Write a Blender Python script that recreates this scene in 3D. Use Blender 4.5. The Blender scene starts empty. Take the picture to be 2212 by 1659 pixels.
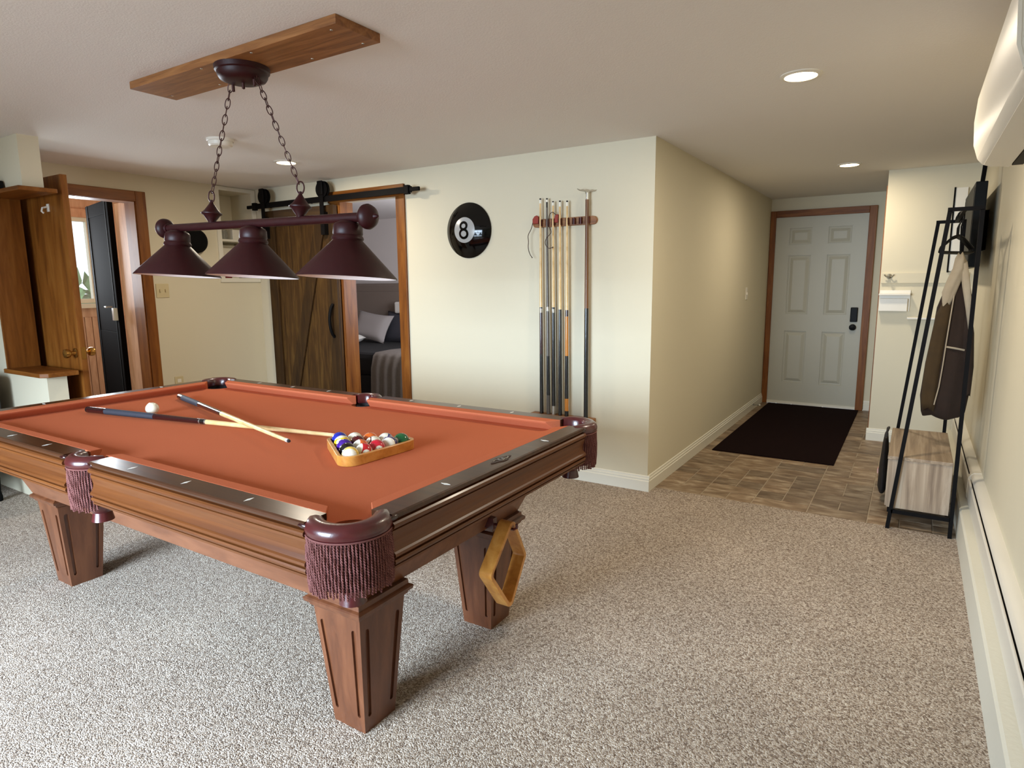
import bpy, bmesh, math, random
from math import sin, cos, pi, radians, sqrt, atan2
from mathutils import Vector, Matrix, Quaternion

random.seed(7)
SC = bpy.context.scene
COL = SC.collection

# ------------------------------------------------------------------ camera
CAM_H = 1.32
cd = bpy.data.cameras.new('camera')
cd.sensor_width = 36.0
cd.lens = 1369.6 / 2212 * 36.0
cd.clip_start = 0.02
cam = bpy.data.objects.new('camera', cd)
COL.objects.link(cam)
R_ = Vector((0.84582767, 0.53337578, -0.00926487))
U_ = Vector((-0.07617973, 0.13795905, 0.9875039))
F_ = Vector((-0.52798883, 0.83455232, -0.15732201))
m3 = Matrix((R_, U_, -F_)).transposed()
cam.matrix_world = Matrix.Translation((0, 0, CAM_H)) @ m3.to_4x4()
SC.camera = cam

# ------------------------------------------------------------------ view, world, big lights
SC.view_settings.view_transform = 'Standard'
SC.view_settings.look = 'None'
SC.view_settings.gamma = 1.0
SC.view_settings.use_curve_mapping = False
SC.view_settings.exposure = -0.12

W = bpy.data.worlds.new('world')
SC.world = W
W.use_nodes = True
bg = W.node_tree.nodes['Background']
bg.inputs[0].default_value = (0.80, 0.90, 1.0, 1)
bg.inputs[1].default_value = 2.2


def area_light(name, loc, rot, sx, sy, power, color, spread=180):
    l = bpy.data.lights.new(name, 'AREA')
    l.shape = 'RECTANGLE'
    l.size = sx
    l.size_y = sy
    l.energy = power
    l.color = color
    l.spread = radians(spread)
    o = bpy.data.objects.new(name, l)
    COL.objects.link(o)
    o.location = loc
    o.rotation_euler = rot
    return o


# daylight entering through the patio window behind the camera and the porch window
area_light('daylight_patio', (-2.3, -2.2, 1.12), (radians(62), 0, 0), 2.3, 1.8, 245, (0.65, 0.815, 1.0), 92)
area_light('daylight_porch', (-6.52, 2.62, 1.55), (0, radians(-90), 0), 0.75, 0.85, 65, (0.85, 0.93, 1.0))
area_light('bedroom_fill', (-3.12, 5.2, 1.45), (0, radians(90), 0), 1.0, 1.0, 62, (0.90, 0.92, 1.0))  # unseen light added to brighten the bedroom; no window is built there


# ------------------------------------------------------------------ materials
def lin(c):
    r = []
    for v in c[:3]:
        v /= 255.0
        r.append(v / 12.92 if v <= 0.04045 else ((v + 0.055) / 1.055) ** 2.4)
    return (r[0], r[1], r[2], 1.0)


MATS = {}


def newmat(name):
    m = bpy.data.materials.new(name)
    m.use_nodes = True
    MATS[name] = m
    nt = m.node_tree
    return m, nt, nt.nodes['Principled BSDF'], nt.nodes.new, nt.links.new


def plain(name, col, rough=0.5, metal=0.0, spec=0.5, noise=0.0, nscale=40, bump=0.0, bscale=200, coat=0.0, emis=None, estr=0):
    m, nt, b, N, L = newmat(name)
    b.inputs['Base Color'].default_value = lin(col)
    b.inputs['Roughness'].default_value = rough
    b.inputs['Metallic'].default_value = metal
    b.inputs['Specular IOR Level'].default_value = spec
    b.inputs['Coat Weight'].default_value = coat
    if emis:
        b.inputs['Emission Color'].default_value = lin(emis)
        b.inputs['Emission Strength'].default_value = estr
    tc = N('ShaderNodeTexCoord')
    if noise:
        n = N('ShaderNodeTexNoise')
        n.inputs['Scale'].default_value = nscale
        n.inputs['Detail'].default_value = 4
        L(tc.outputs['Object'], n.inputs['Vector'])
        h = N('ShaderNodeHueSaturation')
        h.inputs['Color'].default_value = lin(col)
        mr = N('ShaderNodeMapRange')
        mr.inputs[1].default_value = 0.3
        mr.inputs[2].default_value = 0.7
        mr.inputs[3].default_value = 1 - noise
        mr.inputs[4].default_value = 1 + noise
        L(n.outputs[0], mr.inputs[0])
        L(mr.outputs[0], h.inputs['Value'])
        L(h.outputs[0], b.inputs['Base Color'])
    if bump:
        n2 = N('ShaderNodeTexNoise')
        n2.inputs['Scale'].default_value = bscale
        n2.inputs['Detail'].default_value = 3
        L(tc.outputs['Object'], n2.inputs['Vector'])
        bp = N('ShaderNodeBump')
        bp.inputs['Strength'].default_value = bump
        bp.inputs['Distance'].default_value = 0.002
        L(n2.outputs[0], bp.inputs['Height'])
        L(bp.outputs[0], b.inputs['Normal'])
    return m


def wood(name, c0, c1, c2, scale=(18, 18, 1.2), rough=0.4, coat=0.0, nscale=3.0, bump=0.05, spec=0.5, contrast=1.0):
    """three-tone streaky grain, stretched along one local axis"""
    m, nt, b, N, L = newmat(name)
    tc = N('ShaderNodeTexCoord')
    mp = N('ShaderNodeMapping')
    mp.inputs['Scale'].default_value = scale
    L(tc.outputs['Object'], mp.inputs['Vector'])
    n = N('ShaderNodeTexNoise')
    n.inputs['Scale'].default_value = nscale
    n.inputs['Detail'].default_value = 6
    n.inputs['Roughness'].default_value = 0.62
    n.inputs['Distortion'].default_value = 0.6
    L(mp.outputs[0], n.inputs['Vector'])
    cr = N('ShaderNodeValToRGB')
    e = cr.color_ramp.elements
    w = 0.18 / contrast
    e[0].position = 0.5 - w
    e[0].color = lin(c0)
    e[1].position = 0.5 + w
    e[1].color = lin(c2)
    k = e.new(0.5)
    k.color = lin(c1)
    L(n.outputs[0], cr.inputs[0])
    L(cr.outputs[0], b.inputs['Base Color'])
    b.inputs['Roughness'].default_value = rough
    b.inputs['Specular IOR Level'].default_value = spec
    b.inputs['Coat Weight'].default_value = coat
    b.inputs['Coat Roughness'].default_value = 0.15
    if bump:
        bp = N('ShaderNodeBump')
        bp.inputs['Strength'].default_value = bump
        bp.inputs['Distance'].default_value = 0.002
        L(n.outputs[0], bp.inputs['Height'])
        L(bp.outputs[0], b.inputs['Normal'])
    return m


def carpet_mat():
    m, nt, b, N, L = newmat('carpet')
    tc = N('ShaderNodeTexCoord')
    wob = N('ShaderNodeTexNoise')
    wob.inputs['Scale'].default_value = 140
    L(tc.outputs['Object'], wob.inputs['Vector'])
    mx = N('ShaderNodeVectorMath')
    mx.operation = 'MULTIPLY_ADD'
    mx.inputs[1].default_value = (0.006, 0.006, 0.006)
    L(wob.outputs['Color'], mx.inputs[0])
    L(tc.outputs['Object'], mx.inputs[2])
    v = N('ShaderNodeTexVoronoi')
    v.inputs['Scale'].default_value = 215
    L(mx.outputs[0], v.inputs['Vector'])
    sep = N('ShaderNodeSeparateColor')
    L(v.outputs['Color'], sep.inputs[0])
    n = N('ShaderNodeTexNoise')
    n.inputs['Scale'].default_value = 60
    n.inputs['Detail'].default_value = 3
    L(tc.outputs['Object'], n.inputs['Vector'])
    av = N('ShaderNodeMix')
    av.data_type = 'FLOAT'
    av.inputs[0].default_value = 0.45
    L(sep.outputs[0], av.inputs[2])
    L(n.outputs[0], av.inputs[3])
    cr = N('ShaderNodeValToRGB')
    e = cr.color_ramp.elements
    e[0].position = 0.22
    e[0].color = lin((110, 90, 73))
    e[1].position = 0.78
    e[1].color = lin((210, 196, 179))
    k = e.new(0.48)
    k.color = lin((167, 148, 129))
    L(av.outputs[0], cr.inputs[0])
    n3 = N('ShaderNodeTexNoise')
    n3.inputs['Scale'].default_value = 1.8
    n3.inputs['Detail'].default_value = 3
    L(tc.outputs['Object'], n3.inputs['Vector'])
    mr = N('ShaderNodeMapRange')
    mr.inputs[1].default_value = 0.35
    mr.inputs[2].default_value = 0.65
    mr.inputs[3].default_value = 0.92
    mr.inputs[4].default_value = 1.07
    L(n3.outputs[0], mr.inputs[0])
    h = N('ShaderNodeHueSaturation')
    L(cr.outputs[0], h.inputs['Color'])
    L(mr.outputs[0], h.inputs['Value'])
    L(h.outputs[0], b.inputs['Base Color'])
    b.inputs['Roughness'].default_value = 1.0
    b.inputs['Specular IOR Level'].default_value = 0.05
    b.inputs['Sheen Weight'].default_value = 0.15
    inv = N('ShaderNodeMath')
    inv.operation = 'SUBTRACT'
    inv.inputs[0].default_value = 1.0
    L(v.outputs['Distance'], inv.inputs[1])
    bp = N('ShaderNodeBump')
    bp.inputs['Strength'].default_value = 0.8
    bp.inputs['Distance'].default_value = 0.006
    L(inv.outputs[0], bp.inputs['Height'])
    L(bp.outputs[0], b.inputs['Normal'])
    return m


carpet_mat()
plain('wall_paint', (215, 206, 181), 0.7, spec=0.3, bump=0.12, bscale=260)
plain('wall_cool', (210, 205, 203), 0.8, spec=0.2)
plain('ceiling_paint', (230, 225, 218), 0.9, spec=0.1, bump=0.5, bscale=170)
plain('white_trim', (226, 221, 205), 0.4, spec=0.4)
plain('white_door', (186, 183, 168), 0.42, spec=0.4, bump=0.05, bscale=400)
plain('white_plastic', (232, 226, 212), 0.35)
plain('almond_plastic', (205, 190, 150), 0.4)
plain('heater_white', (222, 216, 202), 0.38, bump=0.04)
plain('footing_paint', (214, 210, 194), 0.55, bump=0.6, bscale=60)
plain('dark_slot', (16, 13, 11), 0.8)
plain('black_metal', (12, 10, 10), 0.6, spec=0.1)
plain('black_plastic', (11, 11, 11), 0.45, spec=0.15)
plain('matte_black', (10, 9, 9), 0.9, spec=0.15)
wood('table_wood', (80, 41, 15), (95, 52, 21), (108, 62, 27), (1.2, 50, 50), 0.36, coat=0.08, nscale=1.0, bump=0.0, spec=0.35)
wood('table_wood_y', (80, 41, 15), (95, 52, 21), (108, 62, 27), (50, 1.2, 50), 0.36, coat=0.08, nscale=1.0, bump=0.0, spec=0.35)
wood('rail_wood', (54, 30, 16), (66, 38, 22), (78, 46, 27), (1.5, 40, 40), 0.28, coat=0.12, nscale=1.0, bump=0.0, spec=0.35)
wood('apron_wood', (98, 56, 34), (113, 68, 43), (125, 78, 51), (3, 12, 12), 0.38, coat=0.2, nscale=1.6)
wood('leg_wood', (80, 43, 24), (98, 56, 33), (113, 68, 42), (14, 14, 2), 0.36, coat=0.25, nscale=1.6)
plain('groove_dark', (50, 26, 16), 0.5)
plain('felt', (190, 106, 74), 1.0, spec=0.0, noise=0.05, nscale=350, bump=0.25, bscale=700)
plain('leather', (74, 21, 23), 0.30, spec=0.6, noise=0.12, nscale=60, bump=0.1, bscale=240, coat=0.3)
plain('pocket_dark', (16, 7, 7), 0.7)
plain('fringe', (110, 62, 57), 0.8, noise=0.10, nscale=300)
plain('fringe_back', (58, 18, 20), 0.8)
plain('pearl', (238, 236, 226), 0.3)
plain('lamp_red', (44, 10, 11), 0.45, noise=0.12, nscale=50, spec=0.3)
plain('shade_white', (236, 230, 224), 0.5)
plain('chain_brown', (74, 44, 40), 0.45, metal=0.5)
wood('board_wood', (112, 68, 32), (140, 90, 46), (162, 110, 62), (2.5, 26, 26), 0.45, nscale=1.5)
wood('pine', (96, 52, 16), (124, 72, 24), (140, 88, 35), (14, 14, 1.4), 0.42, nscale=1.5, spec=0.25)
wood('pine_h', (96, 52, 16), (124, 72, 24), (140, 88, 35), (14, 1.4, 14), 0.42, nscale=1.5, spec=0.25)
wood('pine_x', (96, 52, 16), (124, 72, 24), (140, 88, 35), (1.4, 14, 14), 0.42, nscale=1.5, spec=0.25)
wood('pine_pale', (186, 140, 112), (206, 162, 132), (222, 182, 152), (12, 12, 1.6), 0.5, nscale=1.5)
wood('barn_wood', (50, 31, 9), (69, 45, 16), (90, 64, 27), (13, 13, 1.2), 0.7, nscale=2.2, spec=0.2)
wood('barn_wood_dark', (40, 25, 8), (54, 35, 12), (70, 48, 19), (13, 13, 1.2), 0.7, nscale=2.2, spec=0.2)
wood('barn_wood_h', (46, 29, 9), (61, 40, 15), (78, 54, 23), (1.0, 22, 22), 0.7, nscale=1.8)
wood('oak_grey', (124, 104, 84), (152, 131, 107), (176, 156, 132), (26, 1.2, 26), 0.6, nscale=1.5)
wood('oak_grey_v', (124, 104, 84), (158, 137, 113), (184, 164, 140), (17, 17, 0.8), 0.6, nscale=1.5, contrast=1.2)
wood('maple', (206, 170, 112), (224, 190, 132), (236, 206, 152), (3, 3, 3), 0.3, coat=0.4, nscale=4)
wood('rack_wood', (176, 112, 44), (202, 138, 62), (216, 156, 80), (10, 10, 10), 0.3, coat=0.4, nscale=2)
wood('shaft_brown', (92, 58, 34), (112, 74, 44), (124, 84, 52), (30, 30, 2), 0.3, nscale=2)
plain('cue_black', (13, 12, 13), 0.25, coat=0.5)
plain('cue_wine', (44, 12, 14), 0.2, coat=0.6)
plain('cue_wrap', (44, 46, 56), 0.7, noise=0.35, nscale=500)
plain('cue_orange', (188, 116, 30), 0.3, coat=0.5)
plain('cue_grey', (92, 86, 80), 0.3, metal=0.4)
plain('cue_tip', (40, 34, 34), 0.9)
plain('ferrule', (238, 234, 222), 0.3)
plain('silver', (190, 188, 182), 0.25, metal=0.9)
plain('nickel', (150, 144, 128), 0.45, metal=0.2)
plain('brass', (172, 126, 62), 0.25, metal=0.9)
plain('ball_ivory', (238, 230, 206), 0.12, coat=0.6)
plain('ball_black', (5, 5, 5), 0.08, coat=0.0, spec=0.35)
plain('disc_grey', (168, 168, 166), 0.25)
plain('red_leather', (142, 40, 18), 0.45)
plain('cord_brown', (60, 40, 34), 0.8)
plain('mat_black', (26, 14, 14), 0.95, spec=0.05, noise=0.5, nscale=300, bump=0.6, bscale=300)
plain('grout', (168, 152, 130), 0.7)
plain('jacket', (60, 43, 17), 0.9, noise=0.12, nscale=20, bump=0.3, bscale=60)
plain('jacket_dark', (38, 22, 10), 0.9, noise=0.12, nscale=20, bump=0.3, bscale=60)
plain('jacket_lining', (166, 152, 130), 0.9, noise=0.05, nscale=30)
plain('bag_black', (24, 20, 20), 0.7, noise=0.3, nscale=30)
plain('pink_tag', (210, 160, 150), 0.6)
plain('panel_grey', (16, 18, 18), 0.5, spec=0.12)
plain('sticker', (226, 170, 110), 0.5)
plain('bronze_dark', (17, 14, 13), 0.95, spec=0.02)
plain('headboard', (122, 110, 101), 0.9, noise=0.08, nscale=200)
plain('duvet_black', (16, 15, 17), 0.95)
plain('throw_grey', (112, 104, 98), 0.95, noise=0.08, nscale=60)
plain('pillow_grey', (152, 146, 144), 0.9)
plain('pillow_dark', (58, 58, 66), 0.9)
plain('linen_white', (216, 214, 208), 0.9)
plain('upholstery', (58, 54, 54), 0.95, noise=0.1, nscale=120)
plain('foliage', (96, 132, 84), 0.8, noise=0.4, nscale=8)
plain('lawn', (110, 140, 96), 0.9)
plain('glow', (255, 240, 205), 0.5, emis=(255, 226, 170), estr=26)
plain('jar_glass', (205, 205, 195), 0.08)
MATS['jar_glass'].node_tree.nodes['Principled BSDF'].inputs['Transmission Weight'].default_value = 0.7
plain('red_book', (112, 20, 26), 0.6)
plain('paper', (228, 222, 206), 0.8)
m_, nt_, b_, N_, L_ = newmat('glass')
b_.inputs['Base Color'].default_value = (1, 1, 1, 1)
b_.inputs['Roughness'].default_value = 0.0
b_.inputs['Alpha'].default_value = 0.12
b_.inputs['Specular IOR Level'].default_value = 0.6


def tile_mat():
    m, nt, b, N, L = newmat('vinyl_tile')
    tc = N('ShaderNodeTexCoord')
    oi = N('ShaderNodeObjectInfo')
    ad = N('ShaderNodeVectorMath')
    ad.operation = 'ADD'
    cb = N('ShaderNodeCombineXYZ')
    ml = N('ShaderNodeMath')
    ml.operation = 'MULTIPLY'
    ml.inputs[1].default_value = 57.0
    L(oi.outputs['Random'], ml.inputs[0])
    L(ml.outputs[0], cb.inputs[0])
    L(ml.outputs[0], cb.inputs[1])
    L(tc.outputs['Object'], ad.inputs[0])
    L(cb.outputs[0], ad.inputs[1])
    mp = N('ShaderNodeMapping')
    mp.inputs['Scale'].default_value = (5, 11, 1)
    L(ad.outputs[0], mp.inputs['Vector'])
    n = N('ShaderNodeTexNoise')
    n.inputs['Scale'].default_value = 1.6
    n.inputs['Detail'].default_value = 5
    n.inputs['Distortion'].default_value = 0.5
    L(mp.outputs[0], n.inputs['Vector'])
    cr = N('ShaderNodeValToRGB')
    e = cr.color_ramp.elements
    e[0].position = 0.26
    e[0].color = lin((96, 72, 50))
    e[1].position = 0.74
    e[1].color = lin((178, 160, 136))
    k = e.new(0.5)
    k.color = lin((134, 112, 88))
    L(n.outputs[0], cr.inputs[0])
    mr = N('ShaderNodeMapRange')
    mr.inputs[3].default_value = 0.68
    mr.inputs[4].default_value = 1.28
    L(oi.outputs['Random'], mr.inputs[0])
    h = N('ShaderNodeHueSaturation')
    L(cr.outputs[0], h.inputs['Color'])
    L(mr.outputs[0], h.inputs['Value'])
    L(h.outputs[0], b.inputs['Base Color'])
    b.inputs['Roughness'].default_value = 0.45
    return m


tile_mat()


def ball_mat(name, col, stripe=False, disc=True):
    """local +Z is the number axis; a stripe ball has its band around the XZ belt"""
    m, nt, b, N, L = newmat(name)
    b.inputs['Roughness'].default_value = 0.12
    b.inputs['Coat Weight'].default_value = 0.6
    tc = N('ShaderNodeTexCoord')
    nm = N('ShaderNodeVectorMath')
    nm.operation = 'NORMALIZE'
    L(tc.outputs['Object'], nm.inputs[0])
    sp = N('ShaderNodeSeparateXYZ')
    L(nm.outputs[0], sp.inputs[0])
    ivory = lin((238, 230, 210))
    mix1 = N('ShaderNodeMix')
    mix1.data_type = 'RGBA'
    mix1.inputs[6].default_value = lin(col)
    mix1.inputs[7].default_value = ivory
    if stripe:
        ab = N('ShaderNodeMath')
        ab.operation = 'ABSOLUTE'
        L(sp.outputs[1], ab.inputs[0])
        gt = N('ShaderNodeMath')
        gt.operation = 'GREATER_THAN'
        gt.inputs[1].default_value = 0.55
        L(ab.outputs[0], gt.inputs[0])
        L(gt.outputs[0], mix1.inputs[0])
    else:
        mix1.inputs[0].default_value = 0.0
    mix2 = N('ShaderNodeMix')
    mix2.data_type = 'RGBA'
    mix2.inputs[7].default_value = ivory
    L(mix1.outputs[2], mix2.inputs[6])
    ab2 = N('ShaderNodeMath')
    ab2.operation = 'ABSOLUTE'
    L(sp.outputs[2], ab2.inputs[0])
    gt2 = N('ShaderNodeMath')
    gt2.operation = 'GREATER_THAN'
    gt2.inputs[1].default_value = 0.89
    L(ab2.outputs[0], gt2.inputs[0])
    L(gt2.outputs[0], mix2.inputs[0])
    L(mix2.outputs[2], b.inputs['Base Color'])
    return m


# ------------------------------------------------------------------ mesh helpers
class MB:
    def __init__(self):
        self.v = []
        self.f = []

    def add(self, vs, fs):
        o = len(self.v)
        self.v += [tuple(p) for p in vs]
        self.f += [tuple(i + o for i in f) for f in fs]
        return self

    def box(self, x0, x1, y0, y1, z0, z1):
        vs = [(x0, y0, z0), (x1, y0, z0), (x1, y1, z0), (x0, y1, z0), (x0, y0, z1), (x1, y0, z1), (x1, y1, z1), (x0, y1, z1)]
        return self.add(vs, [(3, 2, 1, 0), (4, 5, 6, 7), (0, 1, 5, 4), (1, 2, 6, 5), (2, 3, 7, 6), (3, 0, 4, 7)])

    def hexa(self, bot, top):
        """frustum-like solid from two rings of equal length"""
        return self.loft([bot, top], True, True)

    def loft(self, rings, closed=True, caps=True):
        n = len(rings[0])
        vs = [p for r in rings for p in r]
        fs = []
        m = n if closed else n - 1
        for i in range(len(rings) - 1):
            for j in range(m):
                a = i * n + j
                b = i * n + (j + 1) % n
                fs.append((a, b, b + n, a + n))
        if caps:
            fs.append(tuple(range(n - 1, -1, -1)))
            k = (len(rings) - 1) * n
            fs.append(tuple(range(k, k + n)))
        return self.add(vs, fs)

    def prism(self, pts, axis, a0, a1):
        """extrude 2-D polygon; axis 'x': pts are (y,z), 'y': (x,z), 'z': (x,y)"""
        def P(p, a):
            return {'x': (a, p[0], p[1]), 'y': (p[0], a, p[1]), 'z': (p[0], p[1], a)}[axis]
        return self.loft([[P(p, a0) for p in pts], [P(p, a1) for p in pts]])

    def tube(self, path, rad, n=8, closed=False, caps=True):
        path = [Vector(p) for p in path]
        if not isinstance(rad, (list, tuple)):
            rad = [rad] * len(path)
        k = len(path)
        rings = []
        prev = None
        for i, p in enumerate(path):
            if closed:
                t = (path[(i + 1) % k] - path[i - 1]).normalized()
            else:
                t = (path[min(i + 1, k - 1)] - path[max(i - 1, 0)]).normalized()
            if prev is None:
                a = Vector((0, 0, 1)) if abs(t.z) < 0.9 else Vector((1, 0, 0))
                u = t.cross(a).normalized()
            else:
                u = (prev - t * prev.dot(t)).normalized()
            prev = u
            w = t.cross(u)
            rings.append([p + (u * cos(2 * pi * j / n) + w * sin(2 * pi * j / n)) * rad[i] for j in range(n)])
        if closed:
            rings.append(rings[0])
            return self.loft(rings, True, False)
        return self.loft(rings, True, caps)

    def lathe(self, prof, n=32, mat=None, caps=True):
        """profile of (r, z) turned about local z, then moved by mat"""
        rings = []
        for r, z in prof:
            ring = [Vector((r * cos(2 * pi * j / n), r * sin(2 * pi * j / n), z)) for j in range(n)]
            if mat is not None:
                ring = [mat @ p for p in ring]
            rings.append(ring)
        return self.loft(rings, True, caps)

    def build(self, name, mat, parent=None, smooth=None, bevel=0.0, loc=None, rot=None):
        me = bpy.data.meshes.new(name)
        me.from_pydata(self.v, [], self.f)
        bm = bmesh.new()
        bm.from_mesh(me)
        bmesh.ops.recalc_face_normals(bm, faces=bm.faces)
        bm.to_mesh(me)
        bm.free()
        me.validate()
        me.materials.append(MATS[mat])
        if smooth is not None:
            me.shade_smooth()
            me.set_sharp_from_angle(angle=radians(smooth))
        return link(name, me, parent, bevel, loc, rot)


def link(name, me, parent=None, bevel=0.0, loc=None, rot=None):
    o = bpy.data.objects.new(name, me)
    COL.objects.link(o)
    if parent is not None:
        o.parent = parent
    if loc is not None:
        o.location = loc
    if rot is not None:
        o.rotation_euler = rot
    if bevel:
        md = o.modifiers.new('bevel', 'BEVEL')
        md.width = bevel
        md.segments = 2
        md.limit_method = 'ANGLE'
        md.angle_limit = radians(40)
        md.harden_normals = False
    return o


def tag(o, label, cat, group=None):
    o['label'] = label
    o['category'] = cat
    if group:
        o['group'] = group
    return o


def thing(name, label, cat, loc=(0, 0, 0), rotz=0.0, group=None):
    o = bpy.data.objects.new(name, None)
    COL.objects.link(o)
    o.location = loc
    o.rotation_euler = (0, 0, rotz)
    o.empty_display_size = 0.1
    return tag(o, label, cat, group)


def struct(o, label=None):
    o['kind'] = 'structure'
    if label:
        o['label'] = label
    return o


def sroot(name, label, loc=(0, 0, 0)):
    o = bpy.data.objects.new(name, None)
    COL.objects.link(o)
    o.location = loc
    o['kind'] = 'structure'
    o['label'] = label
    return o


def bx(x0, x1, y0, y1, z0, z1):
    return MB().box(x0, x1, y0, y1, z0, z1)


def align(p, q):
    """matrix taking local z to the direction p->q, origin at p"""
    d = Vector(q) - Vector(p)
    return Matrix.Translation(p) @ d.to_track_quat('Z', 'Y').to_matrix().to_4x4()


# ------------------------------------------------------------------ room shell
CE = 2.162
YB = 3.743       # wall with the cue rack
XH = -1.355      # hallway wall
XR = 0.37        # wall with heater
XL = -5.08       # wall with pine door
T = 0.12

struct(bx(-6.3, XR + T, -2.4, 3.843, -0.1, 0.0).build('floor', 'carpet'), 'speckled beige cut pile carpet across the games room')
c = MB()
c.box(-6.42, XR + T, -2.5, 1.757, CE, CE + 0.1)
c.box(XL - 0.14, XR + T, 1.757, YB + T, CE, CE + 0.1)
c.box(XH - T, XR + T, YB + T, 7.45, CE, CE + 0.1)
struct(c.build('ceiling', 'ceiling_paint'), 'flat off-white painted ceiling')

w = MB()
w.box(XL - T, -4.005, YB, YB + T, 0, CE)
w.box(-3.38, XH, YB, YB + T, 0, CE)
w.box(-4.005, -3.38, YB, YB + T, 1.985, CE)
struct(w.build('wall_back', 'wall_paint'), 'cream wall with the cue rack and barn door opening')
w = bx(XH - T, XH, YB + T, 7.3, 0, CE)
struct(w.build('wall_hall', 'wall_paint'), 'cream side wall running down the hallway')
w = MB()
w.box(XL - 0.14, XL, 1.757, 1.885, 0, CE)
w.box(XL - 0.14, XL, 2.695, 3.385, 0, CE)
w.box(XL - 0.14, XL, 1.885, 2.695, 1.965, CE)
w.box(XL - 0.14, XL, 3.385, 3.70, 0, 1.385)
w.box(XL - 0.14, XL, 3.385, 3.70, 2.125, CE)
w.box(XL - 0.14, XL, 3.70, YB, 0, CE)
struct(w.build('wall_left', 'wall_paint'), 'cream wall with the pine door and recessed shelf niche')
w = MB()
w.box(-6.3, -4.272, 1.652, 1.757, 1.875, CE)
w.box(-6.3, -4.272, 1.652, 1.757, 0, 0.80)
w.box(-6.3, -4.735, 1.652, 1.757, 0.80, 1.875)
struct(w.build('wall_partition', 'wall_paint'), 'cream stub wall with a pine lined cut-out in its end')
struct(bx(-6.42, -6.3, -2.5, 1.757, 0, CE).build('wall_side', 'wall_paint'), 'cream wall at the far side of the sitting end')
struct(bx(XR, XR + T, -2.5, 6.06, 0, CE).build('wall_right', 'wall_paint'), 'cream wall above the baseboard heater')
w = MB()
w.box(-0.25, XR, 5.94, 6.06, 0, CE)
w.box(-0.25, -0.13, 6.06, 7.3, 0, CE)
struct(w.build('wall_hook', 'wall_paint'), 'cream return wall beside the entrance with coat rail')
w = MB()
w.box(XH - T, -1.335, 7.3, 7.42, 0, CE)
w.box(-0.40, -0.13, 7.3, 7.42, 0, CE)
w.box(-1.335, -0.40, 7.3, 7.42, 2.02, CE)
struct(w.build('wall_entry', 'wall_paint'), 'cream end wall around the entrance door')
w = MB()
w.box(-6.3, -3.5, -2.5, -2.38, 0, CE)
w.box(-1.1, XR + T, -2.5, -2.38, 0, CE)
w.box(-3.5, -1.1, -2.5, -2.38, 2.04, CE)
w.box(-3.5, -1.1, -2.5, -2.38, 0, 0.10)
struct(w.build('wall_front', 'wall_paint'), 'cream wall with the wide patio window')
win = sroot('window_2', 'wide three-pane patio window', (-2.3, -2.44, 0.1))
f = MB()
f.box(-1.2, 1.2, -0.05, 0.05, 0, 0.06)
f.box(-1.2, 1.2, -0.05, 0.05, 1.88, 1.94)
for x in (-1.17, -0.4, 0.4, 1.17):
    f.box(x - 0.03, x + 0.03, -0.05, 0.05, 0.06, 1.88)
f.build('frame', 'white_trim', win)
for x0 in (-1.14, -0.37, 0.43):
    bx(x0, x0 + 0.74, -0.006, 0.006, 0.06, 1.88).build('pane', 'glass', win)
# hallway floor of separate vinyl pieces
hf = sroot('floor_hallway', 'tan stone-look vinyl tiles in the hallway', (0, 0, 0))
bx(XH, XR, 3.843, 7.3, -0.1, -0.003).build('underlay', 'grout', hf)
cell = 0.305
TILEMESH = {}


def tile(x0, y0, x1, y1):
    g = 0.003
    x1 = min(x1, XR - 0.01)
    if x1 - x0 < 0.02:
        return
    k = (round(x1 - x0, 3), round(y1 - y0, 3))
    if k not in TILEMESH:
        a, b2 = (x1 - x0) / 2 - g, (y1 - y0) / 2 - g
        e = 0.0015
        mb = MB()
        mb.loft([[(-a, -b2, -0.004), (a, -b2, -0.004), (a, b2, -0.004), (-a, b2, -0.004)],
                 [(-a, -b2, -0.001), (a, -b2, -0.001), (a, b2, -0.001), (-a, b2, -0.001)],
                 [(-a + e, -b2 + e, 0), (a - e, -b2 + e, 0), (a - e, b2 - e, 0), (-a + e, b2 - e, 0)]])
        o = mb.build('tile', 'vinyl_tile', hf)
        TILEMESH[k] = o.data
    else:
        o = link('tile', TILEMESH[k], hf)
    o.location = ((x0 + x1) / 2, (y0 + y1) / 2, random.uniform(-0.0006, 0.0))


nx = int(math.ceil((XR - XH) / cell))
ny = int(math.ceil((7.3 - 3.843) / cell))
cy_ = (7.3 - 3.843) / ny
for i in range(nx):
    for j in range(ny):
        x0, y0 = XH + i * cell, 3.843 + j * cy_
        hx, hy = cell / 2, cy_ / 2
        k = random.choice((0, 1, 1, 2, 2, 3, 4))
        if k == 0:      # two flat rectangles
            tile(x0, y0, x0 + cell, y0 + hy)
            tile(x0, y0 + hy, x0 + cell, y0 + cy_)
        elif k == 1:    # rectangle and two squares
            tile(x0, y0, x0 + cell, y0 + hy)
            tile(x0, y0 + hy, x0 + hx, y0 + cy_)
            tile(x0 + hx, y0 + hy, x0 + cell, y0 + cy_)
        elif k == 2:
            tile(x0, y0 + hy, x0 + cell, y0 + cy_)
            tile(x0, y0, x0 + hx, y0 + hy)
            tile(x0 + hx, y0, x0 + cell, y0 + hy)
        elif k == 4:    # four squares
            for a_ in (0, 1):
                for b_ in (0, 1):
                    tile(x0 + a_ * hx, y0 + b_ * hy, x0 + (a_ + 1) * hx, y0 + (b_ + 1) * hy)
        else:           # two uprights
            tile(x0, y0, x0 + hx, y0 + cy_)
            tile(x0 + hx, y0, x0 + cell, y0 + cy_)

# baseboards: stepped colonial profile
BP = [(0, 0), (0.014, 0), (0.014, 0.066), (0.010, 0.070), (0.010, 0.082), (0.006, 0.086), (0.005, 0.098), (0, 0.102)]


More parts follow.
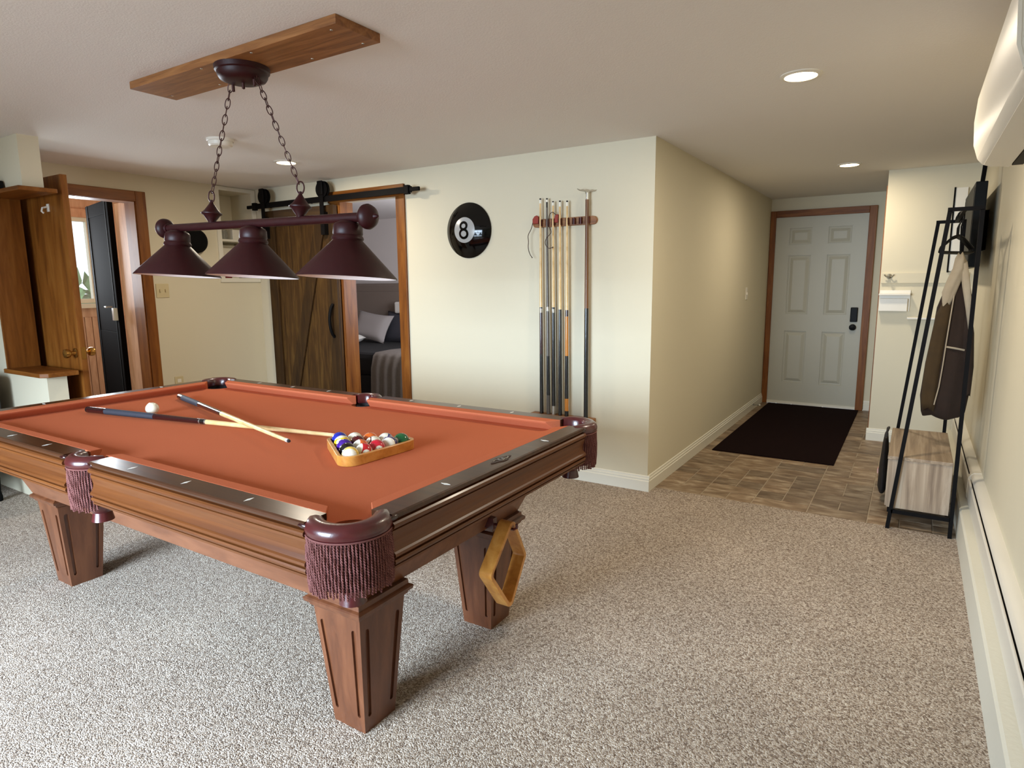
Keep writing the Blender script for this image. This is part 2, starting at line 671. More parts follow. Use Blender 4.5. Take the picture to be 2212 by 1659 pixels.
def baseboard(name, label, axis, face, sign, a0, a1):
    pts = [(face + sign * p[0], p[1]) for p in BP]
    struct(MB().prism(pts, axis, a0, a1).build(name, 'white_trim'), label)


baseboard('baseboard_back', 'white moulded baseboard along the cue rack wall', 'x', YB, -1, -3.29, XH + 0.0138)
baseboard('baseboard_hall', 'white moulded baseboard along the hallway wall', 'y', XH, 1, YB - 0.0001, 7.28)
baseboard('baseboard_hook', 'white moulded baseboard under the coat rail', 'x', 5.94, -1, -0.264, 0.30)
baseboard('baseboard_entry', 'white moulded baseboard stub beside the entrance door', 'x', 7.3, -1, -0.37, -0.25)
baseboard('baseboard_left', 'white moulded baseboard under the shelf niche', 'y', XL, 1, 2.77, YB)

# casings --------------------------------------------------------------------
t1 = sroot('trim_1', 'orange pine casing around the pine door opening')
x0, x1 = XL, XL + 0.016
bx(x0, x1, 2.685, 2.762, 0, 2.035).build('casing_upright', 'pine', t1, bevel=0.003)
bx(x0, x1, 1.82, 2.685, 1.958, 2.035).build('casing_head', 'pine_h', t1, bevel=0.003)
j = MB()
j.box(XL - 0.32, XL, 2.69, 2.71, 0, 1.965)
j.build('jamb_board', 'pine_pale', t1)
bx(XL - 0.14, XL, 2.678, 2.69, 0, 1.958).build('jamb_stop', 'pine', t1)
bx(XL - 0.14, XL, 1.885, 2.69, 1.955, 1.967).build('jamb_head', 'pine_h', t1)
bx(XL - 0.14, XL, 1.873, 1.888, 0, 1.958).build('jamb_board', 'pine', t1)
bx(x0, x1, 1.80, 1.876, 0, 2.035).build('casing_upright', 'pine', t1, bevel=0.003)

t2 = sroot('trim_2', 'orange pine casing around the barn door opening')
bx(-3.385, -3.302, YB - 0.016, YB, 0, 2.06).build('casing_upright', 'pine', t2, bevel=0.003)
bx(-4.105, -4.0, YB - 0.016, YB, 0, 1.98).build('casing_upright', 'pine', t2, bevel=0.003)
bx(-4.12, -3.302, YB - 0.022, YB, 1.975, 2.062).build('casing_head', 'pine_x', t2, bevel=0.003)
bx(-4.006, -3.994, YB - 0.01, YB + T + 0.01, 0, 1.985).build('jamb_board', 'pine', t2)
bx(-3.392, -3.38, YB - 0.01, YB + T + 0.01, 0, 1.985).build('jamb_board', 'pine', t2)

t3 = sroot('trim_3', 'reddish wood frame around the white entrance door')
bx(-1.352, -1.298, 7.262, 7.30, 0, 2.035).build('casing_upright', 'pine', t3, bevel=0.003)
bx(-0.442, -0.375, 7.262, 7.30, 0, 2.035).build('casing_upright', 'pine', t3, bevel=0.003)
bx(-1.298, -0.442, 7.262, 7.30, 1.968, 2.035).build('casing_head', 'pine_x', t3, bevel=0.003)
struct(bx(-0.257, -0.25, 5.955, 6.03, 0, 2.05).build('trim_4', 'pine'), 'thin wood casing at the edge of the coat rail wall')

t5 = sroot('trim_5', 'pine lining boards of the cut-out in the stub wall')
bx(-4.735, -4.715, 1.625, 1.80, 0.826, 1.855).build('back_board', 'pine', t5)
MB().prism([(-4.735, 1.607), (-4.215, 1.607), (-4.215, 1.80), (-4.735, 1.80)], 'z', 1.853, 1.877).build('top_shelf', 'pine_x', t5, bevel=0.003)
MB().prism([(-4.735, 1.607), (-4.25, 1.607), (-4.215, 1.64), (-4.215, 1.80), (-4.735, 1.80)], 'z', 0.80, 0.826).build('bottom_shelf', 'pine_x', t5, bevel=0.003)

# ------------------------------------------------------------------ doors
# pine slab door, opened into the room, hinge side on the left wall
d1 = sroot('door_1', 'open plain pine door with brass knobs', (XL + 0.02, 1.862, 0))
bx(0, 0.79, -0.018, 0.018, 0.012, 1.972).build('slab', 'pine', d1, bevel=0.002)
for s in (-1, 1):
    M4 = Matrix.Translation((0.735, s * 0.018, 0.922)) @ Matrix.Rotation(radians(90) * (1 if s < 0 else -1), 4, 'X')
    k = MB().lathe([(0.0, 0), (0.030, 0), (0.030, 0.005), (0.014, 0.010), (0.012, 0.028), (0.024, 0.036), (0.028, 0.050), (0.026, 0.062), (0.014, 0.068), (0, 0.068)], 20, M4, caps=False)
    k.build('knob', 'brass', d1, smooth=40)
bx(0.789, 0.792, -0.013, 0.013, 0.885, 0.958).build('latch_plate', 'brass', d1)
hk = MB().tube([(0.60, -0.020, 1.80), (0.60, -0.05, 1.79), (0.60, -0.055, 1.77), (0.60, -0.045, 1.76)], 0.006, 6)
hk.box(0.585, 0.615, -0.022, -0.018, 1.77, 1.815)
hk.build('coat_hook', 'white_plastic', d1)

# entrance door with six raised panels
d2 = sroot('door_2', 'white six-panel entrance door with keypad lock', (-0.87, 7.285, 0))
zb, zt_ = 0.02, 1.972
DW = 0.43
pan = []
for s in (-1, 1):
    xa, xb = (-0.29, -0.075) if s < 0 else (0.075, 0.29)
    for z0, z1 in ((1.685, 1.855), (0.965, 1.575), (0.235, 0.79)):
        pan.append((xa, xb, z0, z1))
slab = MB()
slab.box(-DW, DW, 0.012, 0.05, zb, zt_)
slab.box(-DW, -0.29, 0, 0.012, zb, zt_)
slab.box(0.29, DW, 0, 0.012, zb, zt_)
slab.box(-0.075, 0.075, 0, 0.012, zb, zt_)
for xa, xb in ((-0.29, -0.075), (0.075, 0.29)):
    for z0, z1 in ((zb, 0.235), (0.79, 0.965), (1.575, 1.685), (1.855, zt_)):
        slab.box(xa, xb, 0, 0.012, z0, z1)
slab.build('slab', 'white_door', d2)
for xa, xb, z0, z1 in pan:
    def R(i, y):
        return [(xa + i, y, z0 + i), (xb - i, y, z0 + i), (xb - i, y, z1 - i), (xa + i, y, z1 - i)]
    MB().loft([R(0.0, 0.013), R(0.012, 0.0105), R(0.020, 0.0115), R(0.045, 0.002), R(0.050, 0.001)], True, True).build('panel', 'white_door', d2)
bx(0.325, 0.390, -0.028, 0.0, 0.90, 1.045).build('keypad_lock', 'black_plastic', d2, bevel=0.006)
MB().lathe([(0, 0), (0.030, 0), (0.032, 0.010), (0.016, 0.020), (0.016, 0.035), (0.028, 0.045), (0.028, 0.060), (0, 0.066)], 20,
           Matrix.Translation((0.352, 0.0, 0.845)) @ Matrix.Rotation(radians(90), 4, 'X'), caps=False).build('knob', 'black_plastic', d2, smooth=40)
bx(-0.445, -0.428, -0.012, 0.01, 1.70, 1.80).build('hinge', 'silver', d2)
bx(-DW, DW, -0.012, 0.03, 0.004, 0.03).build('threshold', 'white_trim', d2)
# dark brown storm door swung out into the porch
ang = atan2(0.15, -0.68)
d3 = sroot('door_3', 'dark bronze storm door standing open in the porch', (-5.43, 2.675, 0))
d3.rotation_euler = (0, 0, ang)
f = MB()
f.box(0, 0.07, -0.02, 0.02, 0.03, 2.0)
f.box(0.62, 0.69, -0.02, 0.02, 0.03, 2.0)
f.box(0.07, 0.62, -0.02, 0.02, 1.90, 2.0)
f.box(0.07, 0.62, -0.02, 0.02, 0.03, 0.95)
f.box(0.07, 0.62, -0.017, 0.017, 0.95, 1.90)
f.build('slab', 'bronze_dark', d3, bevel=0.004)
for q in (0.07, 0.62):
    bx(q - 0.006, q + 0.006, -0.024, 0.024, 0.03, 2.0).build('moulding', 'matte_black', d3)
hd = MB().box(0.01, 0.06, 0.02, 0.05, 1.05, 1.15)
hd.tube([(0.035, 0.05, 1.16), (0.035, 0.10, 1.16), (-0.05, 0.11, 1.16)], 0.007, 6)
hd.build('lever_handle', 'silver', d3)

# ------------------------------------------------------------------ porch beyond the pine door
w = MB()
w.box(-6.72, -6.6, 1.6, 2.25, 0, 2.3)
w.box(-6.72, -6.6, 3.10, YB, 0, 2.3)
w.box(-6.72, -6.6, 2.25, 3.10, 0, 1.15)
w.box(-6.72, -6.6, 2.25, 3.10, 1.96, 2.3)
struct(w.build('wall_porch', 'pine_pale'), 'pale pine wall of the porch with a window')
struct(bx(-6.72, XL - 0.14, 1.757, YB, -0.1, 0).build('floor_porch', 'pine_x'), 'wooden porch floor')
struct(bx(-6.72, XL - 0.14, 1.757, YB, 2.2, 2.3).build('ceiling_porch', 'pine_h'), 'dark pine porch ceiling')
struct(bx(-7.4, XL - T, YB, YB + T, 0, 2.3).build('wall_porch_end', 'pine_pale'), 'pale pine end wall of the porch')
wf = sroot('window_1', 'bright porch window in a pine frame', (-6.6, 0, 0))
f = MB()
f.box(-0.06, 0.03, 2.20, 3.15, 1.955, 2.03)
f.box(-0.06, 0.03, 3.075, 3.15, 1.17, 1.955)
f.box(-0.06, 0.03, 2.20, 2.27, 1.17, 1.955)
f.build('frame', 'pine_pale', wf)
f = MB()
f.box(-0.05, 0.0, 3.02, 3.075, 1.17, 1.955)
f.box(-0.05, 0.0, 2.27, 2.32, 1.17, 1.955)
f.box(-0.05, 0.0, 2.32, 3.02, 1.17, 1.21)
f.box(-0.05, 0.0, 2.32, 3.02, 1.92, 1.955)
f.build('sash', 'white_trim', wf)
bx(-0.03, -0.024, 2.32, 3.02, 1.21, 1.92).build('pane', 'glass', wf)
bx(-0.06, 0.07, 2.18, 3.17, 1.125, 1.165).build('sill', 'white_trim', wf)
bx(0.0, 0.016, 2.10, 3.20, 1.04, 1.125).build('apron_board', 'pine_pale', wf)
wb = sroot('trim_6', 'pine wainscot boards under the porch window', (-6.6, 0, 0))
y = 2.30
me_b = None
while y < 3.35:
    mb = bx(0.0, 0.014, -0.030, 0.030, 0.0, 1.04)
    if me_b is None:
        o = mb.build('plank', 'pine_pale', wb, bevel=0.004)
        me_b = o.data
    else:
        o = link('plank', me_b, wb, bevel=0.004)
    o.location = (0, y, 0)
    y += 0.0645
struct(bx(-12, -6.8, -2, 8, -0.3, -0.2).build('ground', 'lawn'), 'lawn outside the porch')


def bush(name, label, cen, r, seed):
    rnd = random.Random(seed)
    mb = MB()
    for i in range(420):
        d = Vector((rnd.gauss(0, 1), rnd.gauss(0, 1), rnd.gauss(0, 1))).normalized() * (rnd.random() ** 0.3)
        p = Vector(cen) + Vector((d.x * r[0], d.y * r[1], d.z * r[2]))
        a = Vector((rnd.gauss(0, 1), rnd.gauss(0, 1), rnd.gauss(0, 1))).normalized() * 0.16
        b2 = a.cross(Vector((rnd.gauss(0, 1), rnd.gauss(0, 1), rnd.gauss(0, 1)))).normalized() * 0.07
        n = a.cross(b2).normalized() * 0.02
        mb.add([p - a, p + b2, p + a + n, p - b2 + n], [(0, 1, 2), (0, 2, 3)])
    tag(mb.build(name, 'foliage'), label, 'shrub')


bush('garden_shrub', 'pale green leafy shrub outside the porch window', (-8.6, 3.5, 0.7), (0.5, 1.6, 0.75), 3)

# ------------------------------------------------------------------ bedroom beyond the barn door
w = MB()
w.box(-7.4, -2.9, 6.62, 6.72, 0, 2.3)
w.box(-7.4, -7.3, YB + T, 6.62, 0, 2.3)
w.box(-3.06, -2.94, YB + T, 6.62, 0, 2.3)
struct(w.build('wall_bedroom', 'wall_cool'), 'pale grey bedroom walls')
struct(bx(-7.4, -2.9, YB + T, 6.72, -0.1, 0).build('floor_bedroom', 'matte_black'), 'dark bedroom floor')
struct(bx(-7.4, -2.9, YB + T, 6.72, 2.2, 2.3).build('ceiling_bedroom', 'wall_cool'), 'pale grey bedroom ceiling')

bed = thing('bed', 'bed with padded taupe headboard and black bedding', 'bed', (-6.05, 6.55, 0))
hb = MB()
hb.box(-0.85, 1.9, -0.10, 0.03, 0.3, 1.33)
hb.build('headboard', 'headboard', bed, bevel=0.03)
bx(-0.72, 1.77, -0.125, -0.095, 0.5, 1.22).build('headboard_panel', 'headboard', bed, bevel=0.012)
bx(-0.8, 1.85, -1.42, -0.09, 0.0, 0.30).build('base', 'duvet_black', bed, bevel=0.02)
bx(-0.8, 1.85, -1.45, -0.09, 0.30, 0.56).build('mattress', 'duvet_black', bed, bevel=0.06)
# grey throw folded over the foot of the bed, with soft vertical pleats
rings = []
NX = 40
for (yy, zz) in ((-0.75, 0.575), (-1.2, 0.585), (-1.44, 0.575), (-1.48, 0.54), (-1.49, 0.40), (-1.50, 0.22), (-1.51, 0.06)):
    row = []
    for i in range(NX + 1):
        x = 1.03 + 0.83 * i / NX - (0.03 if zz < 0.5 else 0.0)
        wv = 0.014 * sin(i * 1.1) * (1 if zz < 0.5 else 0.15)
        row.append((x, yy + wv, zz))
    rings.append(row)
MB().loft(rings, False, False).build('throw', 'throw_grey', bed, smooth=60)


def pillow(name, label, loc, rot, sx, sy, sz, mat, grp=None):
    mb = MB()
    n = 14
    rings = []
    top, bot = [], []
    for i in range(n + 1):
        rt, rb = [], []
        for j in range(n + 1):
            u, v = i / n * 2 - 1, j / n * 2 - 1
            hgt = ((1 - u ** 4) * (1 - v ** 4)) ** 0.5
            px = u * (1 - 0.10 * (1 - v * v)) * sx
            py = v * (1 - 0.10 * (1 - u * u)) * sy
            rt.append((px, py, hgt * sz))
            rb.append((px, py, -hgt * sz))
        top.append(rt)
        bot.append(rb)
    mb.loft(top, False, False)
    mb.loft(bot, False, False)
    o = mb.build(name, mat, None, smooth=80, loc=loc, rot=rot)
    return tag(o, label, 'pillow', grp)


pillow('pillow', 'light grey pillow propped against the headboard', (-6.06, 6.12, 0.768), (radians(62), 0.12, radians(4)), 0.29, 0.20, 0.08, 'pillow_grey')
pillow('pillow', 'charcoal pillow leaning behind the light grey one', (-5.72, 6.33, 0.755), (radians(72), 0, 0), 0.30, 0.22, 0.07, 'pillow_dark')
pillow('pillow', 'white pillow lying flat in front of the light grey pillow', (-6.27, 5.80, 0.622), (radians(8), 0, radians(-6)), 0.30, 0.14, 0.065, 'linen_white')
cl = MB()
cl.box(-0.085, 0.085, -0.05, 0.05, 0, 0.15)
cb_ = cl.build('cube_cushion', 'linen_white', None, bevel=0.02, loc=(-5.73, 6.345, 0.938))
tag(cb_, 'small white square cushion on top of the charcoal pillow', 'cushion')

# ------------------------------------------------------------------ barn door and track
bd = thing('barn_door', 'rustic brown plank barn door with diagonal brace and black handle', 'door', (-4.43, 3.69, 0))
hw = 0.425
ZB0, ZB1 = 0.03, 1.955
npl = 6
pw = 2 * hw / npl
for i in range(npl):
    a = -hw + i * pw
    bx(a + 0.0015, a + pw - 0.0015, 0.0, 0.022, ZB0, ZB1).build('plank', 'barn_wood', bd, bevel=0.003)
for s in (-1, 1):
    xa = -hw if s < 0 else hw - 0.11
    bx(xa, xa + 0.11, -0.02, 0.0, ZB0, ZB1).build('stile', 'barn_wood_dark', bd, bevel=0.003)
for z0 in (ZB0, ZB1 - 0.13):
    bx(-hw + 0.111, hw - 0.111, -0.02, 0.0, z0, z0 + 0.13).build('rail', 'barn_wood_h', bd, bevel=0.003)
xa, xb = -hw + 0.11, hw - 0.11
za, zb2 = ZB0 + 0.13, ZB1 - 0.13
MB().prism([(xa, za), (xa + 0.12, za), (xb, zb2 - 0.0), (xb - 0.12, zb2)], 'y', -0.02, 0.0).build('brace', 'barn_wood_dark', bd, bevel=0.003)
hp = []
for i in range(13):
    t = i / 12
    hp.append((hw - 0.055, -0.022 - 0.045 * sin(pi * t) ** 0.6, 0.89 + 0.27 * t))
MB().tube(hp, 0.013, 8).build('handle', 'black_metal', bd, smooth=50)
for x in (-hw + 0.03, hw - 0.085):
    st = bx(x - 0.022, x + 0.022, -0.062, -0.056, 1.72, 2.12).box(x - 0.022, x + 0.022, -0.057, -0.02, 1.72, 1.90).build('hanger_strap', 'black_metal', bd)
    Mw = Matrix.Translation((x, -0.0435, 2.0752)) @ Matrix.Rotation(radians(90), 4, 'X')
    pf = [(0, -0.018), (0.066, -0.018), (0.066, -0.008), (0.0525, -0.004), (0.0525, 0.008), (0.066, 0.0085), (0.066, 0.012), (0, 0.012)]
    MB().lathe(pf, 28, Mw, caps=False).build('wheel', 'black_metal', st, smooth=30)
    bx(x - 0.03, x + 0.03, -0.074, -0.060, 2.03, 2.14).build('wheel_cover', 'black_metal', st, bevel=0.01)

tr = thing('barn_door_track', 'black steel sliding track above the barn door', 'track', (-4.06, 3.70, 2.0))
bx(-0.93, 0.90, -0.0545, -0.0435, -0.022, 0.0225).build('bar', 'black_metal', tr)
for x in (-0.96, 0.93):
    bx(x - 0.045, x + 0.045, -0.058, -0.038, -0.014, 0.014).build('end_stop', 'black_metal', tr, bevel=0.004)
for x in (-0.90, 0.86):
    bx(x - 0.022, x + 0.022, -0.066, -0.034, -0.032, 0.032).build('stop_clamp', 'black_metal', tr, bevel=0.004)
for x in (-0.8, -0.27, 0.27, 0.8):
    MB().lathe([(0.010, 0), (0.010, 0.068)], 10, Matrix.Translation((x, 0.043, 0)) @ Matrix.Rotation(radians(90), 4, 'X')).build('spacer', 'black_metal', tr)

# ------------------------------------------------------------------ niche in the left wall
nt_o = sroot('trim_7', 'white framed recessed shelf niche', (XL, 0, 0))
n_ = MB()
n_.box(-0.30, -0.29, 3.37, 3.715, 1.37, 2.14)
n_.box(-0.30, -0.14, 3.365, 3.385, 1.36, 2.145)
n_.box(-0.30, -0.14, 3.70, 3.72, 1.36, 2.145)
n_.box(-0.30, -0.14, 3.385, 3.70, 1.36, 1.385)
n_.box(-0.30, -0.14, 3.385, 3.70, 2.125, 2.145)
n_.build('lining', 'wall_paint', nt_o)
f = MB()
f.box(0, 0.012, 3.345, 3.385, 1.35, 2.155)
f.box(0, 0.012, 3.70, 3.738, 1.35, 2.155)
f.box(0, 0.012, 3.385, 3.70, 1.35, 1.385)
f.box(0, 0.012, 3.385, 3.70, 2.125, 2.155)
f.build('frame', 'white_trim', nt_o)
bx(-0.29, 0.0, 3.385, 3.70, 1.70, 1.717).build('shelf', 'white_trim', nt_o)
bx(-0.292, -0.285, 3.55, 3.556, 1.72, 2.12).build('divider_bead', 'white_trim', nt_o)
jar = MB().lathe([(0, 0), (0.032, 0), (0.034, 0.01), (0.034, 0.06), (0.026, 0.072), (0.028, 0.085), (0.024, 0.085), (0.022, 0.072), (0.030, 0.058), (0.030, 0.008), (0, 0.008)], 20, caps=False)
tag(jar.build('glass_jar', 'jar_glass', None, smooth=40, loc=(XL - 0.08, 3.46, 1.717)), 'small clear glass jar on the niche shelf', 'jar')
tag(bx(-0.06, 0.06, -0.045, 0.045, 0, 0.09).build('niche_box', 'paper', None, bevel=0.006, loc=(XL - 0.1, 3.57, 1.717)), 'small pale box beside the glass jar on the niche shelf', 'box')
pf = thing('picture_frame', 'pale picture frame standing in the lower niche', 'picture frame', (XL - 0.16, 3.52, 1.385))
bx(-0.01, 0.01, -0.11, 0.11, 0, 0.29).build('frame', 'white_trim', pf)
bx(0.01, 0.012, -0.09, 0.09, 0.02, 0.27).build('picture', 'paper', pf)
tag(bx(-0.05, 0.05, -0.035, 0.035, 0, 0.065).build('red_box', 'red_book', None, bevel=0.004, loc=(XL - 0.07, 3.44, 1.385)), 'small dark red box at the bottom of the niche', 'box')

# wall fittings on the left wall
sw = thing('light_switch', 'almond double light switch plate beside the pine door', 'light switch', (XL, 2.833, 1.285))
bx(0, 0.006, -0.052, 0.052, -0.055, 0.055).build('plate', 'almond_plastic', sw, bevel=0.003)
for y in (-0.022, 0.022):
    bx(0.006, 0.016, y - 0.005, y + 0.005, -0.010, 0.012).build('toggle', 'almond_plastic', sw)
ou = thing('wall_outlet', 'almond outlet plate low beside the pine door', 'outlet', (XL, 2.90, 0.53))
bx(0, 0.006, -0.037, 0.037, -0.057, 0.057).build('plate', 'almond_plastic', ou, bevel=0.003)
for z in (-0.022, 0.022):
    bx(0.006, 0.008, -0.016, 0.016, z - 0.014, z + 0.014).build('socket', 'white_plastic', ou, bevel=0.003)
hs = thing('light_switch', 'white light switch on the hallway wall', 'light switch', (XH, 6.29, 1.2))
bx(0, 0.006, -0.036, 0.036, -0.057, 0.057).build('plate', 'white_plastic', hs, bevel=0.003)
bx(0.006, 0.014, -0.006, 0.006, -0.012, 0.012).build('toggle', 'white_plastic', hs)
bk = MB().lathe([(0, 0.0), (0.085, 0.0), (0.10, 0.02), (0.096, 0.05), (0.07, 0.075), (0.03, 0.085), (0, 0.087)], 32,
                Matrix.Translation((XL, 3.13, 1.685)) @ Matrix.Rotation(radians(90), 4, 'Y'), caps=False)
tag(bk.build('wall_ornament', 'matte_black', None, smooth=50), 'round black domed ornament on the wall behind the pendant lamp', 'ornament')

# ------------------------------------------------------------------ pool table
A_, B_ = 1.1176, 0.5588
ZF, ZT = 0.737, 0.777
pt = thing('pool_table', 'brown wooden pool table with rust orange felt and fringed leather pockets', 'pool table', (-2.25, 1.592, 0), radians(0.25))


def arc(cx, cy, r, a0, a1, n):
    return [(cx + r * cos(radians(a0 + (a1 - a0) * i / n)), cy + r * sin(radians(a0 + (a1 - a0) * i / n))) for i in range(n + 1)]


# felt bed with pocket mouths cut out
q = []
ex, ey = A_ + 0.05, B_ + 0.05
pr = 0.066
q += arc(A_ + 0.02, B_ + 0.02, pr, -62.5, -207.5, 12)
q += arc(0, B_ + 0.048, 0.06, 2, -182, 12)
q += [(-x, y) for x, y in reversed(arc(A_ + 0.02, B_ + 0.02, pr, -62.5, -207.5, 12))]
q += [(-x, -y) for x, y in arc(A_ + 0.02, B_ + 0.02, pr, -62.5, -207.5, 12)]
q += [(-x, -y) for x, y in arc(0, B_ + 0.048, 0.06, 2, -182, 12)]
q += [(x, -y) for x, y in reversed(arc(A_ + 0.02, B_ + 0.02, pr, -62.5, -207.5, 12))]
MB().prism(q, 'z', ZF - 0.03, ZF).build('playing_surface', 'felt', pt)

# cushions: (o outward from nose, z)
CP = [(0.0, ZF + 0.034), (0.003, ZF + 0.0375), (0.046, ZT + 0.0005), (0.046, ZF - 0.002), (0.032, ZF - 0.002), (0.004, ZF + 0.027)]


def cushion(axis, side, s0, s1, k0, k1):
    """nose from s0 to s1; ends splay by k per unit of o"""
    rings = []
    for s, k in ((s0, -k0), (s1, k1)):
        ring = []
        for o, z in CP:
            t = s + k * o
            if axis == 'x':
                ring.append((t, side * (B_ + o), z))
            else:
                ring.append((side * (A_ + o), t, z))
        rings.append(ring)
    MB().loft(rings).build('cushion', 'felt', pt, bevel=0.002)


CC = 0.074
for sy in (-1, 1):
    cushion('x', sy, 0.066, A_ - CC, 0.35, 0.95)
    cushion('x', sy, -A_ + CC, -0.066, 0.95, 0.35)
for sx in (-1, 1):
    cushion('y', sx, -B_ + CC, B_ - CC, 0.95, 0.95)

RAILTOP = [(0.0455, ZT), (0.110, ZT), (0.1145, ZT - 0.003), (0.1155, ZT - 0.008), (0.114, ZT - 0.014), (0.108, ZT - 0.016), (0.0455, ZT - 0.016)]
MOULD = [(0.05, ZT - 0.016), (0.104, ZT - 0.016), (0.1045, ZT - 0.020), (0.114, ZT - 0.021), (0.1185, ZT - 0.025), (0.1195, ZT - 0.030), (0.117, ZT - 0.036), (0.107, ZT - 0.037),
         (0.107, ZT - 0.042), (0.112, ZT - 0.043), (0.1125, ZT - 0.050), (0.109, ZT - 0.062), (0.107, ZT - 0.074), (0.109, ZT - 0.086), (0.1145, ZT - 0.096), (0.119, ZT - 0.100), (0.120, ZT - 0.106),
         (0.117, ZT - 0.110), (0.109, ZT - 0.111), (0.109, ZT - 0.115), (0.1165, ZT - 0.116), (0.119, ZT - 0.121), (0.117, ZT - 0.127), (0.109, ZT - 0.128), (0.109, ZT - 0.131), (0.114, ZT - 0.132), (0.113, ZT - 0.139), (0.100, ZT - 0.142), (0.05, ZT - 0.142)]


def sweep(prof, axis, side, s0, s1, name, mat):
    mb = MB()
    if axis == 'x':
        mb.prism([(side * (B_ + o), z) for o, z in prof], 'x', s0, s1)
    else:
        mb.prism([(side * (A_ + o), z) for o, z in prof], 'y', s0, s1)
    return mb.build(name, mat, pt, smooth=14)


for sy in (-1, 1):
    for s0, s1 in ((0.085, 1.088), (-1.088, -0.085)):
        sweep(RAILTOP, 'x', sy, s0, s1, 'rail_cap', 'rail_wood')
        sweep(MOULD, 'x', sy, s0, s1, 'rail_moulding', 'table_wood')
for sx in (-1, 1):
    sweep(RAILTOP, 'y', sx, -0.530, 0.530, 'rail_cap', 'rail_wood')
    sweep(MOULD, 'y', sx, -0.530, 0.530, 'rail_moulding', 'table_wood_y')

bo_me = None
for sx in (-1, 1):
    for sy in (-1, 1):
        for px_, py_, ax in ((sx * 1.082, sy * (B_ + 0.110), 'Y'), (sx * (A_ + 0.110), sy * 0.524, 'X'), (sx * 0.091, sy * (B_ + 0.110), 'Y')):
            if bo_me is None:
                o = MB().lathe([(0.0, -0.020), (0.0045, -0.018), (0.0072, -0.009), (0.0080, 0.0), (0.0072, 0.009), (0.0045, 0.018), (0, 0.020)], 14, Matrix.Rotation(radians(90), 4, 'Y'), caps=False).build('rail_boss', 'cue_wine', pt, smooth=60)
                bo_me = o.data
            else:
                o = link('rail_boss', bo_me, pt)
            o.location = (px_, py_, ZT - 0.010)
            if ax == 'X':
                o.rotation_euler = (0, 0, radians(90))

# cabinet: four boards sloping in towards the legs
CT, CB = ZT - 0.139, 0.43
tx, ty, bx_, by_ = 1.075, 0.525, 0.985, 0.452


def slope_board(P0, P1, P2, P3, inward, name, mat):
    """outer face quad P0 P1 (top) P2 P3 (bottom), thickened inward"""
    iv = Vector(inward) * 0.022
    o = [Vector(p) for p in (P0, P1, P2, P3)]
    MB().loft([[p for p in o], [p + iv for p in o]]).build(name, mat, pt, bevel=0.002)


g = 0.012
for s in (-1, 1):
    slope_board((-tx + g, s * ty, CT), (tx - g, s * ty, CT), (bx_ - g, s * by_, CB), (-bx_ + g, s * by_, CB), (0, -s, 0), 'side_apron', 'apron_wood')
    slope_board((s * tx, -ty + g, CT), (s * tx, ty - g, CT), (s * bx_, by_ - g, CB), (s * bx_, -by_ + g, CB), (-s, 0, 0), 'end_apron', 'apron_wood')
for sx in (-1, 1):
    for sy in (-1, 1):
        e = 0.03
        top = [(sx * (tx - 0.004), sy * (ty - e), CT), (sx * (tx - 0.004), sy * (ty - 0.004), CT), (sx * (tx - e), sy * (ty - 0.004), CT), (sx * (tx - e), sy * (ty - e), CT)]
        bot = [(sx * (bx_ - 0.004), sy * (by_ - e), CB), (sx * (bx_ - 0.004), sy * (by_ - 0.004), CB), (sx * (bx_ - e), sy * (by_ - 0.004), CB), (sx * (bx_ - e), sy * (by_ - e), CB)]
        MB().loft([bot, top]).build('corner_post', 'leg_wood', pt)
bx(-1.10, 1.10, -0.60, 0.60, CT - 0.002, CT + 0.010).build('rail_support', 'groove_dark', pt)
for sx in (-1, 1):
    bx(sx * 1.15 - 0.05, sx * 1.15 + 0.05, -0.46, 0.46, CT - 0.002, CT + 0.010).build('rail_support', 'groove_dark', pt)
bx(-bx_ + 0.03, bx_ - 0.03, -by_ + 0.03, by_ - 0.03, CB + 0.005, CB + 0.02).build('cabinet_bottom', 'groove_dark', pt)


